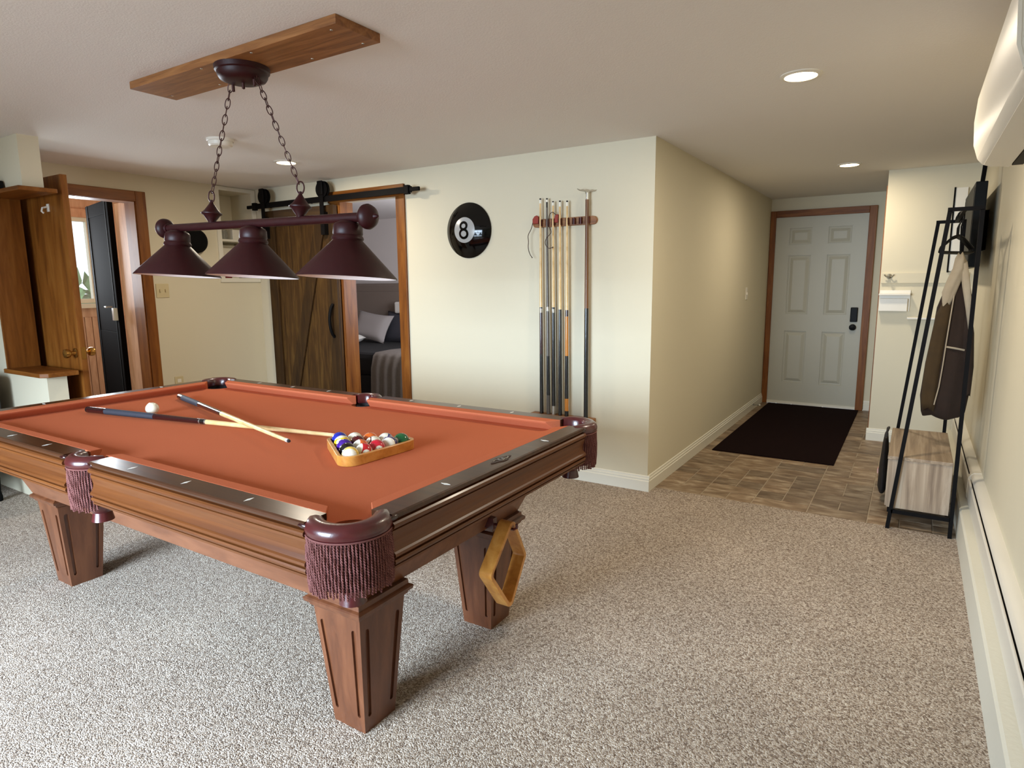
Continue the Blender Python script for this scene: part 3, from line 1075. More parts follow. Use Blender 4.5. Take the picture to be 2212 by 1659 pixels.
# legs with two routed flutes per face
def make_leg():
    LB, LT, HZ = 0.064, 0.094, 0.385

    def hwid(z):
        return LB + (LT - LB) * z / HZ

    verts, faces = [], []
    bm = bmesh.new()
    for k in range(4):
        Rm = Matrix.Rotation(k * pi / 2, 3, 'Z')
        # face param: u across, z up
        def P(u, z, depth=0.0):
            return Rm @ Vector((u, -hwid(z) + depth, z))
        loops = [[(-hwid(0), 0), (hwid(0), 0), (hwid(HZ), HZ), (-hwid(HZ), HZ)]]
        for s in (-1, 1):
            z0, z1 = 0.055, 0.335
            u0, u1 = s * (hwid(z0) - 0.022), s * (hwid(z1) - 0.026)
            r0, r1 = 0.0065, 0.009
            lp = []
            for i in range(7):
                a = pi + pi * i / 6
                lp.append((u0 + r0 * cos(a), z0 + r0 * sin(a)))
            for i in range(7):
                a = pi * i / 6
                lp.append((u1 + r1 * cos(a), z1 + r1 * sin(a)))
            loops.append(lp)
        edges = []
        slot_vs = []
        for li, lp in enumerate(loops):
            vs = [bm.verts.new(P(u, z)) for u, z in lp]
            for i in range(len(vs)):
                edges.append(bm.edges.new((vs[i], vs[(i + 1) % len(vs)])))
            if li:
                inner = [bm.verts.new(P(u, z, 0.007)) for u, z in lp]
                slot_vs.append((vs, inner))
        bmesh.ops.triangle_fill(bm, use_beauty=True, use_dissolve=False, edges=edges)
        for vs, inner in slot_vs:
            n = len(vs)
            for i in range(n):
                bm.faces.new((vs[i], vs[(i + 1) % n], inner[(i + 1) % n], inner[i]))
            bm.faces.new(inner)
    bmesh.ops.remove_doubles(bm, verts=bm.verts, dist=1e-5)
    bmesh.ops.recalc_face_normals(bm, faces=bm.faces)
    me = bpy.data.meshes.new('leg')
    bm.to_mesh(me)
    bm.free()
    me.materials.append(MATS['leg_wood'])
    cap = MB()
    def sq(h, z):
        return [(-h, -h, z), (h, -h, z), (h, h, z), (-h, h, z)]
    cap.loft([sq(0.094, 0.381), sq(0.101, 0.386), sq(0.104, 0.396), sq(0.113, 0.400), sq(0.115, 0.410), sq(0.111, 0.414), sq(0.104, 0.418), sq(0.103, 0.432)])
    co = cap.build('leg_cap', 'leg_wood', None)
    return me, co.data, co


leg_me, cap_me, cap_o = make_leg()
bpy.data.objects.remove(cap_o)
for sx in (-1, 1):
    for sy in (-1, 1):
        o = link('leg', leg_me, pt, loc=(sx * 0.9, sy * 0.335, 0))
        link('leg_cap', cap_me, o)

# sights
sg = [(-0.016, 0), (0, -0.0055), (0.016, 0), (0, 0.0055)]
sgme = None
sp_ = [(n * 0.2794, s * (B_ + 0.079), pi / 2) for s in (-1, 1) for n in (-3, -2, -1, 1, 2, 3)]
sp_ += [(s * (A_ + 0.079), n * 0.2794, 0) for s in (-1, 1) for n in (-1, 1)] + [(-(A_ + 0.079), 0, 0)]
for x, y, a in sp_:
    if sgme is None:
        o = MB().prism(sg, 'z', ZT - 0.001, ZT + 0.0006).build('sight', 'pearl', pt)
        sgme = o.data
    else:
        o = link('sight', sgme, pt)
    o.location = (x, y, 0)
    o.rotation_euler = (0, 0, a)
# scroll-edged maker's plate set in the end rail
npz = ZT + 0.0005
pl_ = []
for i in range(28):
    a = 2 * pi * i / 28
    r = 1 + 0.18 * cos(4 * a)
    pl_.append((0.017 * r * cos(a), 0.048 * r * sin(a)))
pl = MB().prism(pl_, 'z', -0.001, 0.0012).build('nameplate', 'groove_dark', pt, loc=(A_ + 0.079, 0, npz))
sc_ = MB()
for s in (-1, 1):
    sc_.tube([(0.009 * sin(t * 3.0) * s, s * (0.004 + 0.034 * t), 0.0018) for t in [i / 8 for i in range(9)]], 0.0014, 5)
sc_.tube([(0.010 * cos(t), 0.012 * sin(t), 0.0018) for t in [2 * pi * i / 12 for i in range(12)]], 0.0012, 5, closed=True)
sc_.build('scroll', 'silver', pl)


# pockets ---------------------------------------------------------------------
def pocket(cx, cy, face, half, rc, zlow, fhalf):
    """face: direction (deg) the pocket faces; half: half sweep of the leather rim"""
    prof = [(-0.030, 0.738), (-0.031, 0.772), (-0.024, 0.780), (-0.006, 0.7845), (0.012, 0.782), (0.023, 0.774), (0.0275, 0.763), (0.026, 0.752), (0.019, 0.744), (-0.02, 0.740)]
    prof = [(p * 0.86, z) for p, z in prof]
    n = 26
    rings = []
    for i in range(n + 1):
        a = radians(face - half + 2 * half * i / n)
        edge = min(i, n - i) / 3.0
        sh = 1.0 if edge >= 1 else 0.86 + 0.14 * edge
        rings.append([(cx + (rc + p * sh) * cos(a), cy + (rc + p * sh) * sin(a), z if z < 0.76 else 0.76 + (z - 0.76) * sh) for p, z in prof])
    root = MB().loft(rings).build('pocket', 'leather', pt, smooth=50)
    # leather backing under the fringe and dark liner
    bk_ = []
    for z, rr in ((0.745, rc + 0.013), (0.70, rc + 0.011), (zlow + 0.012, rc + 0.010)):
        bk_.append([(cx + rr * cos(radians(face - half + 2 * half * i / n)), cy + rr * sin(radians(face - half + 2 * half * i / n)), z) for i in range(n + 1)])
    bk2 = [[(x + (cx - x) * 0.05, y + (cy - y) * 0.05, z) for x, y, z in r] for r in reversed(bk_)]
    MB().loft(bk_ + bk2, False, False).build('pocket_skirt', 'fringe_back', root, smooth=50)
    ln = MB()
    rr = []
    for z, r in ((0.736, rc - 0.024), (0.70, rc - 0.026), (0.66, rc - 0.034), (0.62, 0.030), (0.60, 0.012)):
        rr.append([(cx + r * cos(2 * pi * i / 24), cy + r * sin(2 * pi * i / 24), z) for i in range(24)])
    ln.loft(rr, True, False)
    ln.build('pocket_liner', 'pocket_dark', root, smooth=60)
    # twisted fringe
    fr = MB()
    rf = rc + 0.018
    ns = max(8, int(2 * radians(fhalf) * rf / 0.0078))
    rnd = random.Random(int(cx * 1000 + cy * 77))
    lean = 0.0
    for i in range(ns):
        a = radians(face - fhalf + 2 * fhalf * i / (ns - 1))
        lean = 0.7 * lean + rnd.uniform(-0.007, 0.007)
        ln_ = zlow + rnd.uniform(-0.006, 0.006)
        p0 = rnd.uniform(0, 6.28)
        for ph in (0, pi):
            pth = []
            K = 42
            for k in range(K + 1):
                t = k / K
                aa = a + lean * t * 1.6
                z = 0.744 - (0.744 - ln_) * t
                tw = p0 + ph + t * 62
                ro = rf + 0.0016 * cos(tw) + 0.003 * sin(pi * t)
                aa += 0.0016 * sin(tw) / rf
                pth.append((cx + ro * cos(aa), cy + ro * sin(aa), z))
            fr.tube(pth, 0.0021, 4, caps=False)
    fr.build('fringe', 'fringe', root, smooth=80)['kind'] = 'stuff'
    # hem cord under the rim
    hm = [(cx + (rc + 0.0205) * cos(radians(face - half + 2 * half * i / 40)), cy + (rc + 0.0205) * sin(radians(face - half + 2 * half * i / 40)), 0.7365) for i in range(41)]
    hm = [(x, y, 0.7455) for x, y, z in hm]
    MB().tube(hm, 0.0025, 5).build('hem_cord', 'fringe', root)
    # leather basket
    cu = MB()
    zc = zlow - 0.01
    cu.lathe([(0.026, zc - 0.046), (0.034, zc - 0.045), (0.030, zc - 0.026), (0.028, zc - 0.016), (0.044, zc + 0.004), (0.060, zc + 0.024), (0.056, zc + 0.024), (0.040, zc + 0.004), (0.028, zc - 0.016), (0.028, zc - 0.030)], 20, Matrix.Translation((cx, cy, 0)), caps=False)
    for i in range(8):
        a = 2 * pi * i / 8 + 0.2
        c_, s_ = cos(a), sin(a)
        tx_, ty_ = -s_ * 0.008, c_ * 0.008
        def S(r, z, k):
            return (cx + r * c_ + tx_ * k, cy + r * s_ + ty_ * k, z)
        cu.loft([[S(0.055, zc + 0.026, -1.6), S(0.055, zc + 0.026, 1.6), S(0.059, zc + 0.026, 1.6), S(0.059, zc + 0.026, -1.6)],
                 [S(0.066, zc + 0.05, -0.8), S(0.066, zc + 0.05, 0.8), S(0.070, zc + 0.05, 0.8), S(0.070, zc + 0.05, -0.8)],
                 [S(0.064, zc + 0.08, -1.2), S(0.064, zc + 0.08, 1.2), S(0.067, zc + 0.08, 1.2), S(0.067, zc + 0.08, -1.2)]])
    cu.build('basket', 'leather', root, smooth=35)
    # end bosses where the rim meets the rails
    return root


for sx in (-1, 1):
    for sy in (-1, 1):
        face = math.degrees(atan2(sy, sx))
        pocket(sx * 1.143, sy * 0.585, face, 98, 0.081, 0.612, 94)
for sy in (-1, 1):
    pocket(0.0, sy * (B_ + 0.052), 90 * sy, 84, 0.064, 0.605, 58)

# ------------------------------------------------------------------ balls and racks on the felt
TM = Matrix.Translation((-2.25, 1.592, 0)) @ Matrix.Rotation(radians(0.25), 4, 'Z')
BR = 0.02858
bme = None


def scr(dx, dy):
    dz = sqrt(max(0.0, 1 - dx * dx - dy * dy))
    return (R_ * dx + U_ * dy - F_ * dz).normalized()


def ball(label, matname, lx, ly, num=None, pole=None, digit=None):
    global bme
    mb = MB()
    n, m = 28, 18
    rings = []
    for i in range(1, m):
        a = pi * i / m
        rings.append([(BR * sin(a) * cos(2 * pi * j / n), BR * sin(a) * sin(2 * pi * j / n), -BR * cos(a)) for j in range(n)])
    mb.loft(rings)
    o = mb.build('pool_ball', matname, None, smooth=180)
    Z = num if num is not None else None
    Y = pole
    if Z is None and Y is None:
        Z = Vector((0, 0, -1))
    if Z is None:
        Z = Y.cross(Vector((0.3, 0.5, 0.8))).normalized()
    if Y is None:
        Y = Vector((0, 0, 1)) - Z * Z.z
        if Y.length < 0.1:
            Y = Vector((1, 0, 0))
    else:
        Z = (Z - Y * Z.dot(Y)).normalized()
    Y = (Y - Z * Y.dot(Z)).normalized()
    X = Y.cross(Z)
    p = TM @ Vector((lx, ly, ZF + BR))
    o.matrix_world = Matrix.Translation(p) @ Matrix((X, Y, Z)).transposed().to_4x4()
    tag(o, label, 'ball', 'racked pool balls' if 'rack' in label else None)
    if digit:
        cu = bpy.data.curves.new('digit', 'FONT')
        cu.body = digit
        cu.size = 0.015
        cu.align_x = 'CENTER'
        cu.align_y = 'CENTER'
        cu.extrude = 0.0004
        cu.materials.append(MATS['ball_black'])
        t0 = bpy.data.objects.new('digit_curve', cu)
        COL.objects.link(t0)
        bpy.context.view_layer.update()
        me = bpy.data.meshes.new_from_object(t0.evaluated_get(bpy.context.evaluated_depsgraph_get()))
        bpy.data.objects.remove(t0)
        link('digit', me, o, loc=(0, 0, BR - 0.0007))
    return o


ball('white cue ball alone on the felt', 'ball_ivory', -0.676, -0.056)
ball_mat('b_blue', (24, 40, 150))
ball_mat('b_yellow_s', (236, 196, 30), True)
ball_mat('b_purple', (62, 24, 132))
ball_mat('b_black', (14, 12, 14))
ball_mat('b_ivory_s', (240, 205, 90), True)
ball_mat('b_green_s', (20, 84, 50), True)
ball_mat('b_maroon', (84, 18, 24))
ball_mat('b_orange', (226, 106, 36))
ball_mat('b_orange_s', (222, 104, 44), True)
ball_mat('b_maroon_s', (92, 20, 26), True)
ball_mat('b_blue_s', (30, 44, 128), True)
ball_mat('b_red_s', (196, 26, 36), True)
ball_mat('b_red', (202, 26, 50))
ball_mat('b_purple_s', (50, 30, 110), True)
ball_mat('b_green', (10, 92, 48))
rc_ = Vector((0.658, -0.050))
ra = radians(-4.4)


def rpos(i, j):
    x = (i - 8 / 3) * BR * 2 * 0.8661
    y = (j - i / 2) * 2 * BR * 1.0005
    return rc_.x + x * cos(ra) - y * sin(ra), rc_.y + x * sin(ra) + y * cos(ra)


BALLS = {
    (0, 0): ('solid blue pool ball at the tip of the rack', 'b_blue', dict(num=scr(-0.2, -0.9))),
    (1, 0): ('yellow striped pool ball beside the blue one in the rack', 'b_yellow_s', dict(pole=scr(0.25, -0.95))),
    (1, 1): ('green striped pool ball with white end up in the rack', 'b_green_s', dict(pole=scr(0.1, 0.55))),
    (2, 0): ('solid purple pool ball along the rack edge', 'b_purple', dict(num=scr(0.3, -0.9))),
    (2, 1): ('solid maroon pool ball in the middle of the rack', 'b_maroon', dict(num=scr(0.3, -0.9))),
    (2, 2): ('solid orange pool ball in the rack', 'b_orange', dict(num=scr(0.5, -0.85))),
    (3, 0): ('solid black pool ball behind the ivory one in the rack', 'b_black', dict(num=scr(0.8, -0.5))),
    (3, 1): ('orange striped pool ball in the middle of the rack', 'b_orange_s', dict(pole=scr(-0.75, 0.35))),
    (3, 2): ('maroon striped pool ball in the middle of the rack', 'b_maroon_s', dict(pole=scr(0.75, 0.55))),
    (3, 3): ('blue striped pool ball beside the green one in the rack', 'b_blue_s', dict(pole=scr(-0.55, 0.65), num=scr(0.72, 0.35))),
    (4, 0): ('ivory pool ball with a yellow rim in the rack corner', 'b_ivory_s', dict(pole=scr(0.1, -0.05))),
    (4, 1): ('red striped pool ball against the rack base', 'b_red_s', dict(pole=scr(-0.8, 0.3))),
    (4, 2): ('solid red pool ball showing its number in the rack', 'b_red', dict(num=scr(0.48, -0.12), digit='3')),
    (4, 3): ('purple striped pool ball with white end out in the rack', 'b_purple_s', dict(pole=scr(0.0, 0.1))),
    (4, 4): ('solid green pool ball in the rack corner', 'b_green', dict(num=scr(-0.62, 0.02), digit='6')),
}
for (i, j), (lab, mt, kw) in BALLS.items():
    x, y = rpos(i, j)
    ball(lab, mt, x, y, **kw)


def ring_frame(corners, ri, ro, z0, z1, n=6):
    """rounded polygon frame around corner centres (counter-clockwise), inner/outer offset ri/ro"""
    k = len(corners)
    pts = []
    for i in range(k):
        p, c, q_ = Vector(corners[i - 1]), Vector(corners[i]), Vector(corners[(i + 1) % k])
        d0, d1 = (c - p).normalized(), (q_ - c).normalized()
        a0 = atan2(-d0.x, d0.y)
        n0 = Vector((d0.y, -d0.x))
        n1 = Vector((d1.y, -d1.x))
        a0, a1 = atan2(n0.y, n0.x), atan2(n1.y, n1.x)
        while a1 < a0:
            a1 += 2 * pi
        for s in range(n + 1):
            a = a0 + (a1 - a0) * s / n
            pts.append((c, Vector((cos(a), sin(a)))))
    rings = []
    for c, d in pts:
        pi_, po = c + d * ri, c + d * ro
        rings.append([(pi_.x, pi_.y, z0), (po.x, po.y, z0), (po.x, po.y, z1), (pi_.x, pi_.y, z1)])
    rings.append(rings[0])
    return MB().loft(rings, True, False)


cs = [rpos(4, 0), rpos(4, 4), rpos(0, 0)]
tri = ring_frame(cs, BR + 0.003, BR + 0.016, ZF + 0.0005, ZF + 0.035)
tri.v = [tuple(TM @ Vector(v)) for v in tri.v]
tag(tri.build('triangle_rack', 'rack_wood', None, smooth=50, bevel=0.002), 'light wooden triangle rack around the pool balls', 'ball rack')

# diamond rack hanging from a hook on the table end
dr_c = [(0.035, 0.445), (-0.062, 0.39), (0.0, 0.20), (0.09, 0.30)]
hx_ = 1.055
dc = [Vector((0.092, 0.335)), Vector((0.190, 0.198)), Vector((0.276, 0.330)), Vector((0.208, 0.462))]
dm = ring_frame(dc, 0.010, 0.024, 0.0, 0.052)
# local (x,y,z) -> table (hx + z, x, y)
dm.v = [tuple(TM @ Vector((hx_ + v[2], v[0], v[1]))) for v in dm.v]
tag(dm.build('diamond_rack', 'rack_wood', None, smooth=50, bevel=0.002), 'light wooden diamond ball rack hanging on the table end', 'ball rack')
hkk = MB().tube([(1.02, 0.21, 0.462), (1.06, 0.21, 0.458), (1.11, 0.21, 0.458), (1.122, 0.21, 0.466), (1.122, 0.21, 0.48)], 0.005, 6)
hkk.box(0.99, 1.03, 0.198, 0.222, 0.445, 0.485)
hkk.build('rack_hook', 'leather', pt)


# ------------------------------------------------------------------ cues
def cue(name, label, butt, tip, bands, cat='cue', group=None):
    """bands: (part, t0, t1, r0, r1, material) along butt->tip"""
    b, t_ = Vector(butt), Vector(tip)
    o = bpy.data.objects.new(name, None)
    COL.objects.link(o)
    o.matrix_world = align(b, t_)
    tag(o, label, cat, group)
    Lc = (t_ - b).length
    for part, t0, t1, r0, r1, mt in bands:
        rings = [(r0 * 0.999, t0 * Lc), (r1, t1 * Lc)]
        MB().lathe(rings, 14).build(part, mt, o, smooth=50)
    return o


def tp(lx, ly, z):
    return TM @ Vector((lx, ly, z))


b1 = [('bumper', 0, 0.006, 0.0135, 0.0145, 'matte_black'), ('butt_cap', 0.006, 0.085, 0.0145, 0.0142, 'cue_wine'), ('grip', 0.085, 0.30, 0.0143, 0.0132, 'cue_wrap'),
      ('forearm', 0.30, 0.484, 0.0130, 0.0112, 'cue_wine'), ('joint_ring', 0.484, 0.488, 0.0114, 0.0113, 'silver'), ('joint', 0.488, 0.505, 0.0112, 0.0110, 'cue_black'),
      ('joint_ring', 0.505, 0.510, 0.0113, 0.0112, 'silver'), ('shaft', 0.510, 0.985, 0.0108, 0.0068, 'maple'), ('ferrule', 0.985, 0.996, 0.0068, 0.0066, 'ferrule'), ('tip', 0.996, 1.0, 0.0065, 0.005, 'cue_tip')]
cue('pool_cue', 'wine and black pool cue lying under the other on the felt', tp(-1.000, -0.182, ZF + 0.0150), tp(0.452, 0.066, ZF + 0.0085), b1)
b2 = [('bumper', 0, 0.006, 0.0135, 0.0145, 'matte_black'), ('butt_cap', 0.006, 0.05, 0.0145, 0.0143, 'cue_black'), ('grip', 0.05, 0.25, 0.0143, 0.0134, 'cue_wrap'),
      ('forearm', 0.25, 0.470, 0.0132, 0.0114, 'cue_wine'), ('joint', 0.470, 0.482, 0.0114, 0.0112, 'cue_black'), ('shaft', 0.482, 0.982, 0.0108, 0.0068, 'maple'),
      ('ferrule', 0.982, 0.994, 0.0068, 0.0066, 'ferrule'), ('tip', 0.994, 1.0, 0.0065, 0.005, 'cue_tip')]
cue('pool_cue', 'black gripped pool cue laid across the other cue', tp(-0.960, 0.240, ZF + 0.0148), tp(0.418, -0.173, ZF + 0.0388), b2)

# wall cue rack
CW = YB
ur = thing('cue_rack_rail', 'upper wooden clip rail of the wall cue rack', 'cue rack', (-1.95, CW, 1.705))
pts = arc(-0.205, 0, 0.026, 90, 270, 8) + arc(0.205, 0, 0.026, -90, 90, 8)
MB().prism(pts, 'y', -0.022, 0).build('rail', 'board_wood', ur, bevel=0.002)
CLIPS = [(-0.1636, -0.0354, 0.0068), (-0.1142, -0.0354, 0.0068), (-0.0697, -0.0353, 0.0067), (-0.0197, -0.0353, 0.0067), (0.0319, -0.0353, 0.0067),
         (0.078, -0.0353, 0.0070), (0.124, -0.0353, 0.0070), (0.1730, -0.0371, 0.0117)]
for x, y, r in CLIPS:
    jaw = arc(x, y, r, -40, 220, 14) + list(reversed(arc(x, y, r + 0.0042, -40, 220, 14)))
    cl_ = MB().prism(jaw, 'z', -0.02, 0.02)
    if y + r + 0.0042 < -0.022:
        cl_.box(x - 0.005, x + 0.005, y + r + 0.002, -0.0215, -0.02, 0.02)
    cl_.build('clip', 'leather', ur)
lr = thing('cue_rack_shelf', 'lower wooden shelf of the wall cue rack', 'cue rack', (-1.95, CW, 0.425))
pts = [(-0.205 + 0.0, 0.0)] + [(-0.233, 0), (-0.233, -0.06), (-0.205, -0.095)] + [(0.205, -0.095), (0.233, -0.06), (0.233, 0)]
MB().prism(pts[1:], 'z', -0.014, 0.014).build('shelf', 'board_wood', lr, bevel=0.004)
bx(-0.225, 0.225, -0.02, 0, -0.05, -0.014).build('back_plate', 'board_wood', lr)

wc = [
    (-2.101, -2.115, 1.862, 'pool cue in the wall rack with pale shaft and dark wine butt', [('butt', .444, .844, 'cue_black'), ('forearm', .844, 1.123, 'cue_wine'), ('joint_ring', 1.123, 1.150, 'silver'), ('joint', 1.150, 1.159, 'cue_black'), ('shaft', 1.159, 1.83, 'maple'), ('ferrule', 1.83, 1.852, 'ferrule'), ('tip', 1.852, 1.862, 'cue_tip')]),
    (-2.048, -2.066, 1.859, 'slim grey metal shafted cue in the wall rack', [('butt_cap', .446, .569, 'cue_grey'), ('butt', .569, .835, 'cue_black'), ('forearm', .835, 1.135, 'cue_grey'), ('joint_ring', 1.135, 1.162, 'silver'), ('shaft', 1.162, 1.80, 'cue_grey'), ('collar', 1.80, 1.835, 'cue_black'), ('ferrule', 1.835, 1.85, 'ferrule'), ('tip', 1.85, 1.859, 'cue_tip')]),
    (-2.008, -2.021, 1.837, 'pool cue in the wall rack with silver ringed black butt', [('butt_cap', .443, .50, 'silver'), ('butt', .50, 1.124, 'cue_black'), ('joint_ring', 1.124, 1.148, 'silver'), ('joint', 1.148, 1.160, 'cue_black'), ('shaft', 1.160, 1.81, 'maple'), ('ferrule', 1.81, 1.83, 'ferrule'), ('tip', 1.83, 1.837, 'cue_tip')]),
    (-1.958, -1.971, 1.837, 'pool cue in the wall rack with plain black butt', [('butt', .441, 1.146, 'cue_black'), ('shaft', 1.146, 1.80, 'maple'), ('ferrule', 1.80, 1.828, 'ferrule'), ('tip', 1.828, 1.837, 'cue_tip')]),
    (-1.910, -1.919, 1.833, 'pool cue in the wall rack with orange banded butt', [('butt_cap', .44, .475, 'cue_black'), ('butt_sleeve', .475, .558, 'cue_orange'), ('grip', .558, .843, 'cue_black'), ('forearm', .843, 1.101, 'cue_orange'), ('joint', 1.101, 1.143, 'cue_wine'), ('shaft', 1.143, 1.80, 'maple'), ('ferrule', 1.80, 1.824, 'ferrule'), ('tip', 1.824, 1.833, 'cue_tip')]),
]
for xb, xt, zt2, lab, bands in wc:
    z0 = 0.439
    bands = [list(b) for b in bands]
    bands[0][1] = z0
    def rad(z):
        return 0.0135 - (0.0135 - 0.0062) * (z - z0) / (zt2 - z0)
    cue('pool_cue', lab, (xb, CW - 0.046, z0), (xt, CW - 0.034, zt2),
        [(p, (a - z0) / (zt2 - z0), (b - z0) / (zt2 - z0), rad(a), rad(b), mt) for p, a, b, mt in bands], group='cues in the wall rack')
br = cue('bridge_stick', 'long brown bridge stick with metal cross head in the wall rack', (-1.769, CW - 0.046, 0.439), (-1.778, CW - 0.036, 1.855),
         [('butt', 0, 0.506, 0.0145, 0.0135, 'cue_black'), ('shaft', 0.506, 0.982, 0.0135, 0.0115, 'shaft_brown'), ('ferrule', 0.982, 1.012, 0.0095, 0.0095, 'silver')])
bh = [(-0.065, 1.452), (-0.045, 1.447), (-0.03, 1.451), (-0.012, 1.446), (0.0, 1.451), (0.012, 1.446), (0.03, 1.452), (0.045, 1.449), (0.065, 1.455),
      (0.05, 1.444), (0.012, 1.438), (0.01, 1.425), (-0.01, 1.425), (-0.012, 1.438), (-0.05, 1.441)]
MB().prism(bh, 'y', -0.006, 0.006).build('bridge_head', 'nickel', br)

for x, lab, side in ((-2.150, 'red leather chalk pouch on a cord at the rail end', -1), (-1.995, 'red leather chalk pouch on a cord between the cues', 1)):
    cp = thing('chalk_pouch', lab, 'chalk pouch', (x, CW - 0.011, 1.72), 0)
    pw_ = 0.022 if side < 0 else 0.013
    MB().prism([(-pw_, -0.018), (pw_, -0.018), (pw_, 0.026), (0.008, 0.036), (-0.008, 0.030), (-pw_, 0.012)], 'y', -0.030, -0.0105).build('pouch', 'red_leather', cp, bevel=0.003)
    if side < 0:
        p = [(-0.018, -0.03, -0.01), (-0.030, -0.032, -0.05), (-0.052, -0.034, -0.09), (-0.050, -0.034, -0.13), (-0.052, -0.034, -0.17), (-0.040, -0.034, -0.21), (-0.022, -0.034, -0.235)]
    else:
        p = [(0.0, -0.03, 0.03), (-0.015, -0.055, 0.045), (-0.035, -0.06, 0.02), (-0.035, -0.06, -0.04), (-0.020, -0.06, -0.08), (-0.055, -0.062, -0.12), (-0.060, -0.062, -0.155), (-0.035, -0.062, -0.18), (-0.005, -0.062, -0.175)]
    sm = []
    for i in range(len(p) - 1):
        p0, p1, p2, p3 = [Vector(p[max(0, min(len(p) - 1, i + k))]) for k in (-1, 0, 1, 2)]
        for s in range(5):
            t = s / 5
            sm.append(0.5 * ((2 * p1) + (-p0 + p2) * t + (2 * p0 - 5 * p1 + 4 * p2 - p3) * t * t + (-p0 + 3 * p1 - 3 * p2 + p3) * t ** 3))
    sm.append(Vector(p[-1]))
    MB().tube(sm, 0.0024, 6).build('cord', 'cord_brown', cp, smooth=60)
    MB().lathe([(0, -0.005), (0.0045, 0), (0, 0.005)], 8, Matrix.Translation(sm[-1]), caps=False).build('knot', 'cord_brown', cp)

# eight-ball plaque
eb = thing('eight_ball_plaque', 'glossy black domed eight ball plaque on the wall', 'wall plaque', (-2.715, YB, 1.69))
Mx = Matrix.Rotation(radians(90), 4, 'X')
RD, DD = 0.1925, 0.062


def dome(r):
    Rs = (RD * RD + DD * DD) / (2 * DD)
    return sqrt(Rs * Rs - r * r) - (Rs - DD)


pf_ = [(RD - 0.004, 0), (RD, 0.006)] + [(RD * (1 - i / 24), dome(RD * (1 - i / 24)) + 0.006) for i in range(1, 24)] + [(0.001, DD + 0.006)]
MB().lathe(pf_, 64, Mx).build('dome', 'ball_black', eb, smooth=60)
dsc = [(0.088 * (1 - i / 10), dome(0.088 * (1 - i / 10)) + 0.0072) for i in range(10)] + [(0.0005, DD + 0.0072)]
MB().lathe(dsc, 48, Mx, caps=False).build('disc', 'disc_grey', eb, smooth=60)
dg = MB()
for zc, rx, rz in ((0.028, 0.026, 0.024), (-0.026, 0.032, 0.029)):
    rings = []
    for i in range(33):
        a = 2 * pi * i / 32
        ring = []
        for dr, dy in ((-0.0085, 0.0078), (0.0085, 0.0078), (0.0085, 0.0092), (-0.0085, 0.0092)):
            x = (rx + dr) * cos(a)
            z = zc + (rz + dr) * sin(a)
            ring.append((x, -(dome(sqrt(x * x + z * z)) + dy), z))
        rings.append(ring)
    dg.loft(rings, True, False)
dg.build('numeral', 'ball_black', eb)

# ------------------------------------------------------------------ ceiling board, pendant lamp
bo = thing('ceiling_board', 'long pine mounting board screwed to the ceiling', 'board', (-2.222, 1.625, CE))
bx(-0.613, 0.613, -0.1, 0.1, -0.03, 0).build('board', 'board_wood', bo, bevel=0.002)
for x, y in ((0.56, -0.07), (0.56, 0.07), (0.17, -0.085), (0.3, 0.075), (-0.13, -0.085), (-0.25, 0.07), (-0.56, 0.05)):
    MB().lathe([(0.004, -0.0315), (0.005, -0.030), (0.005, -0.029)], 8, Matrix.Translation((x, y, 0))).build('screw', 'silver', bo)

LT_ = radians(1.13)
pl0 = thing('pendant_lamp', 'burgundy three-shade billiard lamp hanging on two chains', 'pendant lamp', (-2.218, 1.62, 1.56))
LM = Matrix.Rotation(LT_, 4, 'Y') @ Matrix.Rotation(radians(-3.6), 4, 'X')


def tilt(mb):
    mb.v = [tuple(LM @ Vector(v)) for v in mb.v]
    return mb


MX = Matrix.Rotation(radians(90), 4, 'Y')
tilt(MB().lathe([(0.0165, -0.60), (0.0165, 0.60)], 20, MX)).build('bar', 'lamp_red', pl0, smooth=40)
fin = [(0.0, 0.0), (0.020, 0.0), (0.022, 0.010), (0.034, 0.014), (0.042, 0.026), (0.043, 0.036), (0.036, 0.050), (0.022, 0.060), (0.010, 0.066), (0.007, 0.074), (0.002, 0.082), (0, 0.083)]
for s in (-1, 1):
    Mf = Matrix.Translation((s * 0.585, 0, 0)) @ Matrix.Rotation(radians(90 * s), 4, 'Y')
    tilt(MB().lathe(fin, 28, Mf, caps=False)).build('finial', 'lamp_red', pl0, smooth=40)
sprof = [(0.028, -0.012), (0.044, -0.020), (0.050, -0.028), (0.052, -0.056), (0.050, -0.060), (0.054, -0.066), (0.056, -0.072), (0.052, -0.078), (0.060, -0.086), (0.173, -0.203), (0.174, -0.207), (0.171, -0.207)]
lprof = [(0.170, -0.2065), (0.168, -0.204), (0.056, -0.089), (0.046, -0.080), (0.0, -0.078)]
for x in (-0.523, 0, 0.523):
    Ms = Matrix.Translation((x, 0, 0))
    sh = tilt(MB().lathe(sprof, 48, Ms, caps=False)).build('shade', 'lamp_red', pl0, smooth=35)
    tilt(MB().lathe(lprof, 48, Ms, caps=False)).build('shade_lining', 'shade_white', sh, smooth=35)
    tilt(MB().lathe([(0, -0.16), (0.02, -0.155), (0.03, -0.135), (0.026, -0.11), (0.015, -0.09), (0.015, -0.078)], 16, Ms, caps=False)).build('bulb', 'shade_white', sh, smooth=50)
hang = [(0.0, 0.008), (0.012, 0.010), (0.015, 0.018), (0.024, 0.030), (0.032, 0.042), (0.040, 0.047), (0.041, 0.051), (0.036, 0.054), (0.028, 0.062), (0.018, 0.076), (0.010, 0.088), (0.006, 0.096), (0.006, 0.104), (0, 0.106)]
HX = (-0.272, 0.275)
lme = None
